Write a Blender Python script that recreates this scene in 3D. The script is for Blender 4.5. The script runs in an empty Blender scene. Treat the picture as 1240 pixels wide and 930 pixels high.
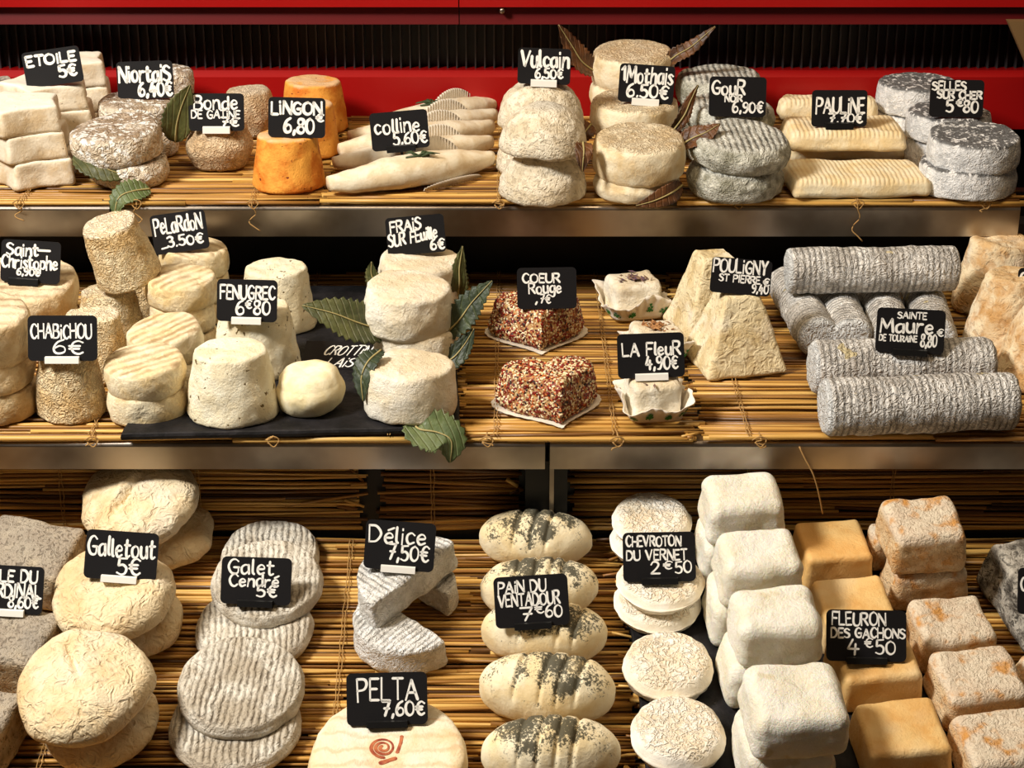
import bpy, bmesh, math, random
from math import sin, cos, pi, radians as R, sqrt, atan2
from mathutils import Vector, Matrix, noise
from mathutils.bvhtree import BVHTree
random.seed(7)
scn = bpy.context.scene
COL = scn.collection
def S(r, g, b):
    f = lambda c: (c/255/12.92) if c/255 <= .04045 else ((c/255+.055)/1.055)**2.4
    return (f(r), f(g), f(b), 1)
# ------------------------------------------------------------ camera, world, lights
F = 2400.0
PITCH = R(22)
CAM = Vector((0, -1.467, .641))
FWD = Vector((0, cos(PITCH), -sin(PITCH))); UPV = Vector((0, sin(PITCH), cos(PITCH)))
cd = bpy.data.cameras.new('camera'); cam = bpy.data.objects.new('camera', cd); COL.objects.link(cam)
cam.location = CAM; cam.rotation_euler = (R(90)-PITCH, 0, 0)
cd.sensor_width = 36; cd.lens = F/1240*36; cd.clip_start = .05
scn.camera = cam
scn.view_settings.view_transform = 'Standard'; scn.view_settings.look = 'None'
scn.view_settings.gamma = 1; scn.view_settings.use_curve_mapping = False
scn.view_settings.exposure = 0.0
scn.cycles.use_denoising = True
w = bpy.data.worlds.new('shop_air'); scn.world = w; w.use_nodes = True
w.node_tree.nodes['Background'].inputs[0].default_value = (1.0, .70, .44, 1)
w.node_tree.nodes['Background'].inputs[1].default_value = .055
def area(name, loc, tgt, sx, sy, power, col):
    l = bpy.data.lights.new(name, 'AREA'); l.shape = 'RECTANGLE'; l.size = sx; l.size_y = sy; l.energy = power; l.color = col
    o = bpy.data.objects.new(name, l); COL.objects.link(o); o.location = loc
    o.rotation_euler = (Vector(tgt)-Vector(loc)).to_track_quat('-Z', 'Y').to_euler()
    return o
area('street_daylight', (-1.10, -.56, 1.34), (0, .10, 0), .34, .34, 46, (1.0, .94, .85))
area('case_lamp', (.10, -.10, 1.2), (.05, .20, .0), 1.0, .12, 6, (1.0, .74, .45))
# ------------------------------------------------------------ helpers
class Surf:
    def __init__(s, p, a):
        s.p = Vector(p); s.a = a; s.n = Vector((0, -sin(a), cos(a))); s.u = Vector((0, cos(a), sin(a)))
TOP = Surf((0, .307, .112), 0); MID = Surf((0, 0, .007), 0); RAMP = Surf((0, -.113, -.139), R(15)); RISE = Surf((0, .030, -.10), R(90))
def ray(px, py): return (FWD + Vector((1, 0, 0))*((px-620)/F) - UPV*((py-465)/F)).normalized()
def hit(px, py, s, lift=0):
    d = ray(px, py); return CAM + d*((s.p+s.n*lift-CAM).dot(s.n)/d.dot(s.n))
def hitY(px, py, Y):
    d = ray(px, py); return CAM + d*((Y-CAM.y)/d.y)
def scale_at(P): return F/(P-CAM).dot(FWD)
def link(o): COL.objects.link(o); return o
def tag(o, label=None, cat=None, group=None, kind=None):
    if label: o['label'] = label
    if cat: o['category'] = cat
    if group: o['group'] = group
    if kind: o['kind'] = kind
    return o
def mesh_obj(name, vs, fs, mat, parent=None, smooth=True):
    me = bpy.data.meshes.new(name); me.from_pydata([tuple(v) for v in vs], [], fs); me.validate(); me.update()
    if smooth: me.polygons.foreach_set('use_smooth', [True]*len(me.polygons))
    if mat: me.materials.append(mat)
    o = link(bpy.data.objects.new(name, me))
    if parent: o.parent = parent
    return o
def empty(name, M=None):
    o = link(bpy.data.objects.new(name, None)); o.empty_display_size = .02
    if M is not None: o.matrix_world = M
    return o
class MB:                                   # collects several shapes of one part
    def __init__(s): s.v = []; s.f = []
    def add(s, vs, fs):
        k = len(s.v); s.v += [Vector(v) for v in vs]; s.f += [[i+k for i in f] for f in fs]
    def box(s, a, b):
        (x0, y0, z0), (x1, y1, z1) = a, b
        s.add([(x0,y0,z0),(x1,y0,z0),(x1,y1,z0),(x0,y1,z0),(x0,y0,z1),(x1,y0,z1),(x1,y1,z1),(x0,y1,z1)],
              [(0,3,2,1),(4,5,6,7),(0,1,5,4),(1,2,6,5),(2,3,7,6),(3,0,4,7)])
    def prism(s, poly, x0, x1):             # (y,z) outline pushed along x
        n = len(poly)
        s.add([(x0, y, z) for y, z in poly]+[(x1, y, z) for y, z in poly],
              [[(i+1) % n, i, i+n, (i+1) % n+n] for i in range(n)]+[list(range(n)), list(range(2*n-1, n-1, -1))])
    def tube(s, pts, rad, n=6, cap=True):
        pts = [Vector(p) for p in pts]; rs = rad if isinstance(rad, (list, tuple)) else [rad]*len(pts)
        vs = []; fs = []
        for i, p in enumerate(pts):
            t = (pts[min(i+1, len(pts)-1)]-pts[max(i-1, 0)]).normalized()
            a = t.cross(Vector((0, 0, 1)) if abs(t.z) < .9 else Vector((1, 0, 0))).normalized(); b = t.cross(a)
            vs += [p+(a*cos(2*pi*k/n)+b*sin(2*pi*k/n))*rs[i] for k in range(n)]
        for i in range(len(pts)-1):
            fs += [[i*n+k, i*n+(k+1) % n, (i+1)*n+(k+1) % n, (i+1)*n+k] for k in range(n)]
        if cap: fs += [list(range(n-1, -1, -1)), list(range((len(pts)-1)*n, len(pts)*n))]
        s.add(vs, fs)
    def build(s, name, mat, parent=None, smooth=True): return mesh_obj(name, s.v, s.f, mat, parent, smooth)
def catmull(p, m=6):
    if len(p) < 3: return [Vector(q) for q in p]
    q = [Vector(a) for a in p]; q = [q[0]*2-q[1]]+q+[q[-1]*2-q[-2]]; out = []
    for i in range(1, len(q)-2):
        a, b, c, d = q[i-1:i+3]
        for k in range(m):
            t = k/m; out.append(.5*((2*b)+(c-a)*t+(2*a-5*b+4*c-d)*t*t+(3*b-a-3*c+d)*t**3))
    return out+[q[-2]]
# ------------------------------------------------------------ materials
class N:
    def __init__(s, name):
        s.m = bpy.data.materials.new(name); s.m.use_nodes = True; s.t = s.m.node_tree
        s.b = s.t.nodes['Principled BSDF']; s.x = None
    def n(s, typ, ins=None, **kw):
        q = s.t.nodes.new(typ)
        for k, v in kw.items(): setattr(q, k, v)
        for k, v in (ins or {}).items(): s.set(q, k, v)
        return q
    def set(s, q, k, v):
        i = q.inputs[k]
        if isinstance(v, bpy.types.NodeSocket): s.t.links.new(v, i)
        else: i.default_value = v
    def math(s, op, a, b=None, c=None, clamp=False):
        q = s.n('ShaderNodeMath', operation=op, use_clamp=clamp); s.set(q, 0, a)
        if b is not None: s.set(q, 1, b)
        if c is not None: s.set(q, 2, c)
        return q.outputs[0]
    def mix(s, f, a, b):
        q = s.n('ShaderNodeMix', data_type='RGBA'); s.set(q, 0, f); s.set(q, 6, a); s.set(q, 7, b); return q.outputs[2]
    def ramp(s, f, lo, hi): 
        q = s.n('ShaderNodeMapRange', interpolation_type='SMOOTHSTEP'); s.set(q, 0, f); s.set(q, 1, lo); s.set(q, 2, hi); return q.outputs[0]
    def noise(s, vec, scale, detail=3, dist=0, w=None, rough=.55):
        q = s.n('ShaderNodeTexNoise', noise_dimensions='4D'); s.set(q, 'Vector', vec); s.set(q, 'Scale', scale); s.set(q, 'Detail', detail)
        s.set(q, 'Distortion', dist); s.set(q, 'Roughness', rough)
        if w is not None: s.set(q, 'W', w)
        return q.outputs[0]
def rind(name, c1, c2, mott=35, wr=None, valley=None, top=None, topc=None, spots=None, stripe=None, fine=.25, rough=.72, c3=None, side=None, sss=.0, bumpd=.0013, mr=(.38, .64)):
    """wr=(scale, freq, weight, distortion) brain-like wrinkles; valley=(colour, amount); top=(lo,hi) of the height where topc starts;
    spots=(colour, scale, lo, hi); stripe=(axis, freq, wobble, weight); side = True keeps wrinkles' colour on the whole piece"""
    a = N(name); tc = a.n('ShaderNodeTexCoord'); ob = tc.outputs['Object']
    rnd = a.math('MULTIPLY', a.n('ShaderNodeObjectInfo').outputs['Random'], 40)
    sep = a.n('ShaderNodeSeparateXYZ', {0: ob}); gz = a.n('ShaderNodeSeparateXYZ', {0: tc.outputs['Generated']}).outputs[2]
    n1 = a.noise(ob, mott, 5, .3, rnd, .62)
    col = a.mix(a.ramp(n1, *mr), c1, c2)
    if c3:
        col = a.mix(a.math('MULTIPLY', a.ramp(a.noise(ob, mott*.45, 3, .2, a.math('ADD', rnd, 9)), .5, .66), .8), col, c3)
    h = a.math('MULTIPLY', a.noise(ob, 620, 5, 0, rnd, .72), fine*.95)
    h = a.math('ADD', h, a.math('MULTIPLY', a.noise(ob, 190, 5, .6, rnd, .68), fine*1.7))
    tm = None
    if top: tm = a.ramp(a.math('ADD', gz, a.math('MULTIPLY', a.math('SUBTRACT', n1, .5), .25)), *top)
    if topc: col = a.mix(a.math('MULTIPLY', tm, topc[1]), col, topc[0])
    pat = None
    if wr:
        nw = a.noise(ob, wr[0], 2, wr[3], rnd, .5)
        pat = a.math('MULTIPLY_ADD', a.math('SINE', a.math('MULTIPLY', nw, wr[1])), .5, .5)
        if side == 'top': pat = a.math('ADD', a.math('MULTIPLY', pat, tm), a.math('MULTIPLY', a.math('SUBTRACT', 1, tm), .75))
        h = a.math('ADD', h, a.math('MULTIPLY', pat, wr[2]))
    if stripe:
        ph = a.math('MULTIPLY_ADD', a.noise(ob, 60, 2, 0, rnd), stripe[2], a.math('MULTIPLY', sep.outputs[stripe[0]], stripe[1]))
        sp = a.math('MULTIPLY_ADD', a.math('SINE', ph), .5, .5)
        sp = a.math('POWER', sp, .6)
        if tm is not None and not side: sp = a.math('ADD', a.math('MULTIPLY', sp, tm), a.math('SUBTRACT', 1, tm))
        h = a.math('ADD', h, a.math('MULTIPLY', sp, stripe[3]))
        pat = sp if pat is None else a.math('MULTIPLY', a.math('MULTIPLY_ADD', pat, .6, .4), sp)
    if valley and pat is not None:
        br = a.ramp(a.noise(ob, mott*1.4, 3, 0, a.math('ADD', rnd, 3)), .3, .62)
        fac = a.math('MULTIPLY', a.math('MULTIPLY', a.math('SUBTRACT', 1, a.ramp(pat, .05, .62)), a.math('MULTIPLY_ADD', br, .7, .3)), valley[1])
        col = a.mix(fac, col, valley[0])
    if spots:
        sv = a.ramp(a.noise(ob, spots[1], 2, .2, a.math('ADD', rnd, 5)), spots[2], spots[3])
        col = a.mix(sv, col, spots[0]); h = a.math('ADD', h, a.math('MULTIPLY', sv, -.15))
    bp = a.n('ShaderNodeBump', {'Height': h, 'Distance': bumpd, 'Strength': 1.0})
    a.set(a.b, 'Base Color', col); a.set(a.b, 'Normal', bp.outputs[0]); a.set(a.b, 'Roughness', rough)
    a.set(a.b, 'Specular IOR Level', .3)
    if sss: a.set(a.b, 'Subsurface Weight', sss); a.set(a.b, 'Subsurface Scale', .004); a.set(a.b, 'Subsurface Radius', (1, .6, .3))
    a.parts = dict(ob=ob, rnd=rnd, sep=sep, gz=gz, col=col)
    return a
def plain(name, c, rough=.5, metal=0, spec=.4, bump=None, vary=None, trans=0):
    a = N(name); a.set(a.b, 'Base Color', c); a.set(a.b, 'Roughness', rough); a.set(a.b, 'Metallic', metal); a.set(a.b, 'Specular IOR Level', spec)
    ob = a.n('ShaderNodeTexCoord').outputs['Object']
    if vary: a.set(a.b, 'Base Color', a.mix(a.ramp(a.noise(ob, vary[1], 4), .35, .65), c, vary[0]))
    if bump: a.set(a.b, 'Normal', a.n('ShaderNodeBump', {'Height': a.noise(ob, bump[0], 5), 'Distance': bump[1]}).outputs[0])
    if trans: a.set(a.b, 'Transmission Weight', trans)
    return a.m
M = {}
W_ = S(246, 240, 226)
def rd(key, *a, **k): q = rind(key+'_rind', *a, **k); M[key] = q.m; return q
rd('star', S(240, 228, 205), S(214, 190, 152), 45, fine=.35, wr=(60, 14, .15, .6), top=(.86, .97), topc=(S(246, 240, 226), .8), spots=(S(120, 96, 66), 260, .70, .78))
rd('niort', S(244, 232, 210), S(216, 196, 166), 50, wr=(120, 20, .9, 1.2), valley=(S(140, 112, 84), .35), top=(.82, .96), topc=(S(136, 106, 80), .65), fine=.6, spots=(S(250, 246, 238), 150, .50, .60), bumpd=.0020)
rd('bonde', S(236, 216, 182), S(206, 176, 136), 45, wr=(170, 24, .9, 1.0), valley=(S(150, 118, 82), .45), fine=.4, top=(.9, 1.0), topc=(S(236, 226, 204), .6))
rd('lingon', S(244, 172, 72), S(214, 120, 34), 40, wr=(110, 12, .15, .8), spots=(S(120, 44, 16), 210, .66, .72), fine=.4, top=(.93, 1.0), topc=(S(236, 206, 160), .8))
rd('boat', S(244, 234, 210), S(226, 206, 170), 50, fine=.3, spots=(S(190, 170, 134), 420, .66, .8))
rd('dome', S(242, 232, 210), S(214, 198, 168), 55, wr=(210, 14, .55, 1.0), valley=(S(150, 134, 108), .5), fine=.5, top=(.86, 1.0), topc=(S(190, 190, 184), .55))
rd('mothais', S(248, 236, 206), S(228, 202, 154), 40, wr=(190, 24, 1.0, 1.0), valley=(S(160, 124, 80), .5), fine=.5, top=(.84, .96), topc=(S(214, 194, 160), .5), side='top')
rd('gour', S(228, 228, 216), S(140, 138, 120), 60, wr=(200, 20, .7, 1.0), valley=(S(36, 38, 34), .85), stripe=(0, 1050, 2.5, 1.0), top=(.78, .92), fine=.5, topc=(S(236, 236, 230), .5))
rd('pauline', S(252, 240, 208), S(242, 218, 168), 40, stripe=(0, 1400, 1.4, .45), top=(.55, .8), valley=(S(214, 176, 118), .5), fine=.4, wr=(60, 8, .3, .8))
rd('selles', S(244, 246, 248), S(206, 208, 210), 60, wr=(230, 20, .4, .9), valley=(S(90, 90, 92), .2), fine=.5, top=(.84, .94), topc=(S(52, 50, 50), .85), spots=(S(240, 240, 240), 210, .52, .62))
rd('tomme', S(244, 226, 188), S(222, 190, 140), 35, stripe=(1, 420, 2.0, .7), top=(.86, .97), valley=(S(140, 106, 66), .7), topc=(S(236, 222, 196), .5), fine=.5, wr=(110, 12, .3, 1.0))
rd('chabi', S(246, 230, 192), S(224, 190, 134), 32, wr=(140, 30, 1.0, 1.3), valley=(S(176, 132, 78), .42), fine=.35, c3=S(234, 198, 136), top=(.93, 1.0), topc=(S(246, 236, 214), .7))
rd('pelardon', S(248, 236, 204), S(236, 210, 156), 40, stripe=(0, 640, 1.6, .8), top=(.80, .95), wr=(120, 10, .35, .8), valley=(S(150, 112, 66), .75), topc=(S(242, 224, 184), .4), fine=.45)
rd('fenugrec', S(250, 244, 220), S(238, 224, 188), 40, fine=.6, wr=(90, 9, .25, .6), spots=(S(112, 90, 44), 190, .64, .675), bumpd=.0016)
rd('crottin', S(248, 238, 206), S(238, 220, 170), 35, fine=.2, stripe=(0, 480, 1.8, .22), top=(.7, .9), wr=(70, 8, .25, .8))
rd('frais', S(252, 246, 230), S(238, 224, 194), 35, fine=.6, wr=(80, 9, .45, .8), top=(.86, .99), topc=(S(228, 206, 168), .55), bumpd=.0020)
rd('pouligny', S(242, 228, 190), S(216, 192, 142), 38, wr=(110, 15, .6, 1.0), valley=(S(176, 148, 98), .4), fine=.45, c3=S(250, 246, 232), spots=(S(150, 130, 96), 300, .7, .8))
a = rd('log', S(250, 248, 244), S(206, 201, 194), 45, wr=(150, 26, 1.2, 1.2), valley=(S(62, 57, 52), .66), stripe=(2, 1180, 4.0, .5), side=True, fine=.5, spots=(S(214, 200, 160), 55, .68, .70))
a.set(a.b, 'Base Color', a.mix(a.math('MULTIPLY', a.math('SUBTRACT', 1, a.ramp(a.parts['gz'], .008, .03)), .85), a.parts['col'], S(226, 230, 232)))
rd('cone', S(240, 222, 186), S(206, 160, 102), 42, wr=(130, 14, .5, 1.0), valley=(S(176, 122, 66), .45), fine=.45, c3=S(240, 232, 214), top=(.9, 1), topc=(S(222, 186, 134), .7))
rd('brick', S(224, 204, 170), S(186, 154, 112), 50, wr=(220, 16, .6, .8), valley=(S(70, 58, 44), .6), top=(.80, .95), topc=(S(168, 160, 148), .8), fine=.9, c3=S(120, 104, 84), bumpd=.0016)
rd('pebble', S(243, 224, 186), S(230, 198, 148), 30, wr=(90, 16, .7, 1.2), fine=.5, c3=S(240, 230, 210), valley=(S(214, 180, 128), .3), bumpd=.0018)
rd('galet', S(242, 236, 222), S(206, 194, 174), 50, stripe=(0, 1250, 8, .9), top=(.75, .95), valley=(S(100, 86, 68), .8), wr=(220, 14, .5, 1.0), fine=.8, c3=S(190, 176, 154), bumpd=.0018)
rd('delice', S(254, 253, 250), S(222, 219, 212), 60, wr=(230, 18, .7, 1.0), stripe=(0, 1300, 2.0, .7), top=(.8, .95), valley=(S(66, 62, 56), .6), fine=.6, bumpd=.0016)
a = rd('loaf', S(250, 238, 206), S(240, 218, 170), 40, fine=.3, wr=(100, 8, .2, .6))
_ob, _r, _s = a.parts['ob'], a.parts['rnd'], a.parts['sep']
_d = a.math('ADD', a.math('SUBTRACT', a.parts['gz'], .83), a.math('MULTIPLY', a.math('SUBTRACT', a.noise(_ob, 480, 5, .2, _r, .75), .5), 1.5))
_d = a.math('ADD', _d, a.math('MULTIPLY', a.math('SUBTRACT', a.noise(_ob, 55, 3, .3, _r), .5), 1.5))
_g = a.n('ShaderNodeAttribute', attribute_name='ash').outputs['Fac']
_d = a.math('ADD', _d, a.math('MULTIPLY', _g, .13))
_f = a.math('MULTIPLY', a.ramp(_d, -.02, .14), .9)
_f = a.math('MULTIPLY', _f, a.math('SUBTRACT', 1, a.math('MULTIPLY', a.ramp(a.noise(_ob, 26, 2, 0, _r), .60, .70), .5)))
a.set(a.b, 'Base Color', a.mix(_f, a.parts['col'], S(38, 40, 30)))
rd('wheel', S(248, 236, 208), S(238, 212, 164), 30, stripe=(1, 420, 9, .3), top=(.8, .95), valley=(S(222, 168, 106), .4), fine=.5, c3=S(252, 248, 236))
rd('chevr', S(255, 250, 238), S(246, 234, 210), 40, wr=(200, 20, 1.0, .8), valley=(S(226, 190, 140), .42), fine=.25, top=(.72, .92), side='top')
rd('white', S(255, 251, 238), S(246, 238, 216), 40, fine=.6, wr=(60, 7, .35, .6), bumpd=.0020, spots=(S(236, 226, 198), 60, .62, .72), sss=.25)
rd('orange', S(240, 202, 136), S(228, 176, 104), 30, fine=.4, wr=(50, 6, .3, .5), rough=.42, c3=S(242, 216, 168))
rd('mould', S(242, 216, 174), S(222, 178, 124), 60, wr=(260, 14, .5, .8), fine=.9, top=(.7, .9), topc=(S(248, 242, 228), .55), spots=(S(226, 164, 90), 80, .50, .72), valley=(S(170, 136, 96), .25), bumpd=.0014)
rd('seedbase', S(214, 176, 120), S(150, 84, 44), 160, fine=.5)
rd('greywedge', S(196, 190, 178), S(96, 90, 82), 70, wr=(180, 16, .7, 1.0), valley=(S(40, 38, 34), .8), fine=.5)
M['board'] = plain('chalkboard_black', S(23, 22, 24), .38, bump=(900, .0001))
M['chalk'] = plain('chalk_white', S(246, 245, 240), .7)
M['clip_white'] = plain('white_plastic', S(236, 234, 228), .4); M['clip_black'] = plain('black_plastic', S(18, 18, 19), .35)
M['steel'] = plain('brushed_steel', S(190, 180, 168), .32, 1.0, vary=(S(140, 130, 120), 9))
M['black'] = plain('black_metal', S(15, 14, 15), .45); M['blackrib'] = plain('black_rib', S(58, 54, 55), .35)
M['red'] = plain('red_enamel', S(158, 14, 14), .35); M['dred'] = plain('dark_red_enamel', S(92, 16, 18), .35)
M['slate'] = plain('slate', S(18, 17, 18), .6, 0, .2, bump=(140, .0012), vary=(S(38, 36, 38), 40))
M['twine'] = plain('twine', S(176, 138, 84), .9); M['screw'] = plain('screw_steel', S(150, 140, 130), .3, 1)
M['paper'] = plain('waxed_paper', S(238, 230, 216), .6, bump=(160, .0008)); M['green'] = plain('green_print', S(40, 120, 52), .6)
M['petal'] = plain('dried_petals', S(84, 60, 92), .8, vary=(S(150, 120, 90), 300)); M['nut'] = plain('toasted_topping', S(120, 74, 38), .8, vary=(S(190, 140, 90), 300))
M['sprig'] = plain('rosemary_green', S(58, 74, 44), .6); M['stamp'] = plain('red_brown_stamp', S(142, 48, 32), .6, vary=(S(196, 116, 74), 160))
M['beige'] = plain('beige_board', S(122, 94, 58), .6)
def leaf_mat(name, c1, c2, vein):
    a = N(name); tc = a.n('ShaderNodeTexCoord'); ob = tc.outputs['Object']; sp = a.n('ShaderNodeSeparateXYZ', {0: ob})
    ay = a.math('ABSOLUTE', sp.outputs[1])
    v = a.math('MULTIPLY_ADD', a.math('SINE', a.math('MULTIPLY', a.math('SUBTRACT', sp.outputs[0], a.math('MULTIPLY', ay, .8)), 900)), .5, .5)
    v = a.math('POWER', v, 14)
    c = a.mix(a.ramp(a.noise(ob, 60, 4), .35, .65), c1, c2)
    a.set(a.b, 'Base Color', a.mix(a.math('MULTIPLY', v, .45), c, vein)); a.set(a.b, 'Roughness', .5)
    a.set(a.b, 'Normal', a.n('ShaderNodeBump', {'Height': a.math('ADD', a.math('MULTIPLY', v, -.6), a.noise(ob, 120, 3)), 'Distance': .0012}).outputs[0])
    return a.m
M['leaf_green'] = leaf_mat('green_leaf', S(58, 64, 32), S(88, 90, 48), S(136, 130, 84))
M['leaf_pale'] = leaf_mat('pale_leaf', S(98, 112, 66), S(76, 92, 54), S(150, 156, 110))
M['leaf_brown'] = leaf_mat('dry_leaf', S(112, 70, 36), S(64, 40, 24), S(140, 100, 60))
M['leaf_dark'] = leaf_mat('dark_leaf', S(38, 50, 34), S(56, 68, 44), S(96, 104, 70))
M['midrib'] = plain('leaf_midrib', S(170, 156, 104), .6)
a = N('straw_reed'); isl = a.n('ShaderNodeNewGeometry').outputs['Random Per Island']; tc = a.n('ShaderNodeTexCoord'); ob = tc.outputs['Object']
mp = a.n('ShaderNodeMapping', {0: ob, 3: (14, 260, 260)})
cr = a.n('ShaderNodeValToRGB', {0: isl}); e = cr.color_ramp.elements
e[0].color = S(70, 44, 20); e[1].color = S(232, 190, 110); e.new(.3).color = S(146, 98, 42); e.new(.65).color = S(200, 150, 70)
nz = a.noise(mp.outputs[0], 1.0, 4); c = a.mix(a.math('MULTIPLY', a.ramp(nz, .5, .75), .55), cr.outputs[0], S(96, 66, 30))
a.set(a.b, 'Base Color', c); a.set(a.b, 'Roughness', .42); a.set(a.b, 'Normal', a.n('ShaderNodeBump', {'Height': nz, 'Distance': .0006}).outputs[0])
M['reed'] = a.m
a = N('seed_mix'); isl = a.n('ShaderNodeNewGeometry').outputs['Random Per Island']
cr = a.n('ShaderNodeValToRGB', {0: isl}); cr.color_ramp.interpolation = 'CONSTANT'; e = cr.color_ramp.elements
e[0].color = S(238, 216, 170); e[1].position = .30; e[1].color = S(136, 30, 18)
for p_, c_ in ((.58, S(48, 22, 16)), (.72, S(206, 110, 50)), (.82, S(120, 26, 18)), (.92, S(250, 236, 204))): e.new(p_).color = c_
a.set(a.b, 'Base Color', cr.outputs[0]); a.set(a.b, 'Roughness', .45); M['seed'] = a.m
# ------------------------------------------------------------ cheese meshes
def circle(n=64): return [(cos(2*pi*i/n), sin(2*pi*i/n)) for i in range(n)]
def resample(p, n):
    L = [0]; m = len(p)
    for i in range(m): L.append(L[-1]+math.dist(p[i], p[(i+1) % m]))
    out = []; j = 0
    for k in range(n):
        t = L[-1]*k/n
        while L[j+1] < t: j += 1
        f = (t-L[j])/max(1e-9, L[j+1]-L[j]); a_, b_ = p[j], p[(j+1) % m]
        out.append((a_[0]+(b_[0]-a_[0])*f, a_[1]+(b_[1]-a_[1])*f))
    return out
def soften(p, it=2):
    for _ in range(it): p = [((p[i-1][0]+2*p[i][0]+p[(i+1) % len(p)][0])/4, (p[i-1][1]+2*p[i][1]+p[(i+1) % len(p)][1])/4) for i in range(len(p))]
    return p
STAR = soften(resample([((1 if k % 2 == 0 else .70)*cos(R(36*k)), (1 if k % 2 == 0 else .70)*sin(R(36*k))) for k in range(10)], 90), 2)
_h = [(16*sin(t)**3, 13*cos(t)-5*cos(2*t)-2*cos(3*t)-cos(4*t)+1.5) for t in [2*pi*i/200 for i in range(200)]]
HEART = soften(resample([(-x/16.5, y/16.5) for x, y in _h], 90), 3)
HALF = soften(resample([(cos(t), sin(t)-.42) for t in [pi*i/60 for i in range(61)]], 72), 2)
OVAL = [(abs(cos(t))**.85*(1 if cos(t) > 0 else -1), .52*abs(sin(t))**.85*(1 if sin(t) > 0 else -1)) for t in [2*pi*i/96 for i in range(96)]]
def prof_drum(rb, rt, h, e, bulge=0, dome=0, dish=0, ns=9, nt=9):
    p = [(rb-e, 0)]
    for k in range(1, 4): t = pi/2*k/3; p.append((rb-e+e*sin(t), e-e*cos(t)))
    for k in range(1, ns): t = k/ns; p.append((rb+(rt-rb)*t+bulge*sin(pi*t), e+(h-2*e)*t))
    for k in range(0, 4): t = pi/2*k/3; p.append((rt-e+e*cos(t), h-e+e*sin(t)))
    for k in range(1, nt): s = 1-k/nt; p.append(((rt-e)*s, h+dome*(1-s*s)-dish*(1-s**4)))
    return p, h+dome-dish
def prof_dome(r, h, pw=.8, e=.004, n=20):
    p = [(r-e, 0), (r-e*.3, e*.3), (r, e)]
    for k in range(1, n): t = pi/2*k/n; p.append((r*cos(t)**pw, e+(h-e)*sin(t)))
    return p, h
def prof_pebble(r, h, n=22, flat=.86):
    p = []
    for k in range(n):
        t = -pi/2+pi*(k+.6)/n; p.append((r*(flat*max(cos(t), 0)**.42+(1-flat)*cos(t)), h/2+h/2*sin(t)))
    rl_, zl_ = p[-1]
    for k in range(1, 9): s_ = 1-k/9; p.append((rl_*s_, zl_+(h-zl_)*(1-s_*s_)))
    return p, h
def revolve(prof, ztop, out, lump=.001, lf=35, fine=.0004, ff=160, seed=0, fx=None):
    n = len(out); vs = []; fs = []; sd = Vector((seed*3.1, seed*1.7, seed*.9))
    for r, z in prof: vs += [Vector((x*r, y*r, z)) for x, y in out]
    m = len(prof)
    for i in range(m-1): fs += [[i*n+k, i*n+(k+1) % n, (i+1)*n+(k+1) % n, (i+1)*n+k] for k in range(n)]
    b = len(vs); vs += [Vector((0, 0, prof[0][1])), Vector((0, 0, ztop))]
    fs += [[b, (k+1) % n, k] for k in range(n)] + [[b+1, (m-1)*n+k, (m-1)*n+(k+1) % n] for k in range(n)]
    return finish(vs, fs, lump, lf, fine, ff, sd, fx)
def finish(vs, fs, lump, lf, fine, ff, sd, fx):
    me = bpy.data.meshes.new('tmp'); me.from_pydata(vs, [], fs); me.update()
    nr = [Vector(v.vector) for v in me.vertex_normals]; bpy.data.meshes.remove(me)
    o = []
    for v, q in zip(vs, nr):
        d = lump*noise.noise(v*lf+sd)+fine*noise.noise(v*ff+sd)+lump*.5*noise.noise(v*lf*2.3-sd)
        w_ = v+q*d
        if fx: w_ = fx(w_, q, v)
        w_.z = max(w_.z, 0) ; o.append(w_)
    return o, fs
def rbox(a, b, c, r, taper=1.0, n=9, lump=.0008, lf=40, fine=.0003, ff=160, seed=0, fx=None, ty=None):
    """rounded block of half sizes a, b and height c standing on z=0; the top is narrowed by taper"""
    hs = (a, b, c/2); ty = taper if ty is None else ty
    def axis(h):
        i = [-h, -h+r*.35, -h+r*.75]; mid = [(-h+r)+(2*(h-r))*k/n for k in range(n+1)]
        return i+mid+[h-r*.75, h-r*.35, h]
    ax = [axis(h) for h in hs]; vs = []; fs = []; idx = {}
    def vid(p):
        k = tuple(round(t, 7) for t in p)
        if k not in idx: idx[k] = len(vs); vs.append(Vector(p))
        return idx[k]
    for d in range(3):
        u, v = (d+1) % 3, (d+2) % 3
        for s in (-1, 1):
            for i in range(len(ax[u])-1):
                for j in range(len(ax[v])-1):
                    q = []
                    for di, dj in ((0, 0), (1, 0), (1, 1), (0, 1)):
                        p = [0, 0, 0]; p[d] = s*hs[d]; p[u] = ax[u][i+di]; p[v] = ax[v][j+dj]; q.append(vid(p))
                    fs.append(q if s > 0 else q[::-1])
    out = []
    for p in vs:
        q = Vector([max(-(h-r), min(h-r, t)) for t, h in zip(p, hs)]); d = p-q
        if d.length > 1e-9: p = q+d.normalized()*r
        t = (p.z+c/2)/c; p = Vector((p.x*(1+(taper-1)*t), p.y*(1+(ty-1)*t), p.z+c/2)); out.append(p)
    return finish(out, fs, lump, lf, fine, ff, Vector((seed*2.3, seed*1.1, seed*.7)), fx)
INFO = []
_seed = [0]
def place(name, vf, mat, s, C, yaw, tilt, label, group=None, cat='cheese'):
    o = mesh_obj(name, vf[0], vf[1], M[mat])
    o.matrix_world = Matrix.Translation(C) @ Matrix.Rotation(s.a+R(tilt[0]), 4, 'X') @ Matrix.Rotation(R(tilt[1]), 4, 'Y') @ Matrix.Rotation(R(yaw), 4, 'Z')
    return tag(o, label, cat, group)
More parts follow.
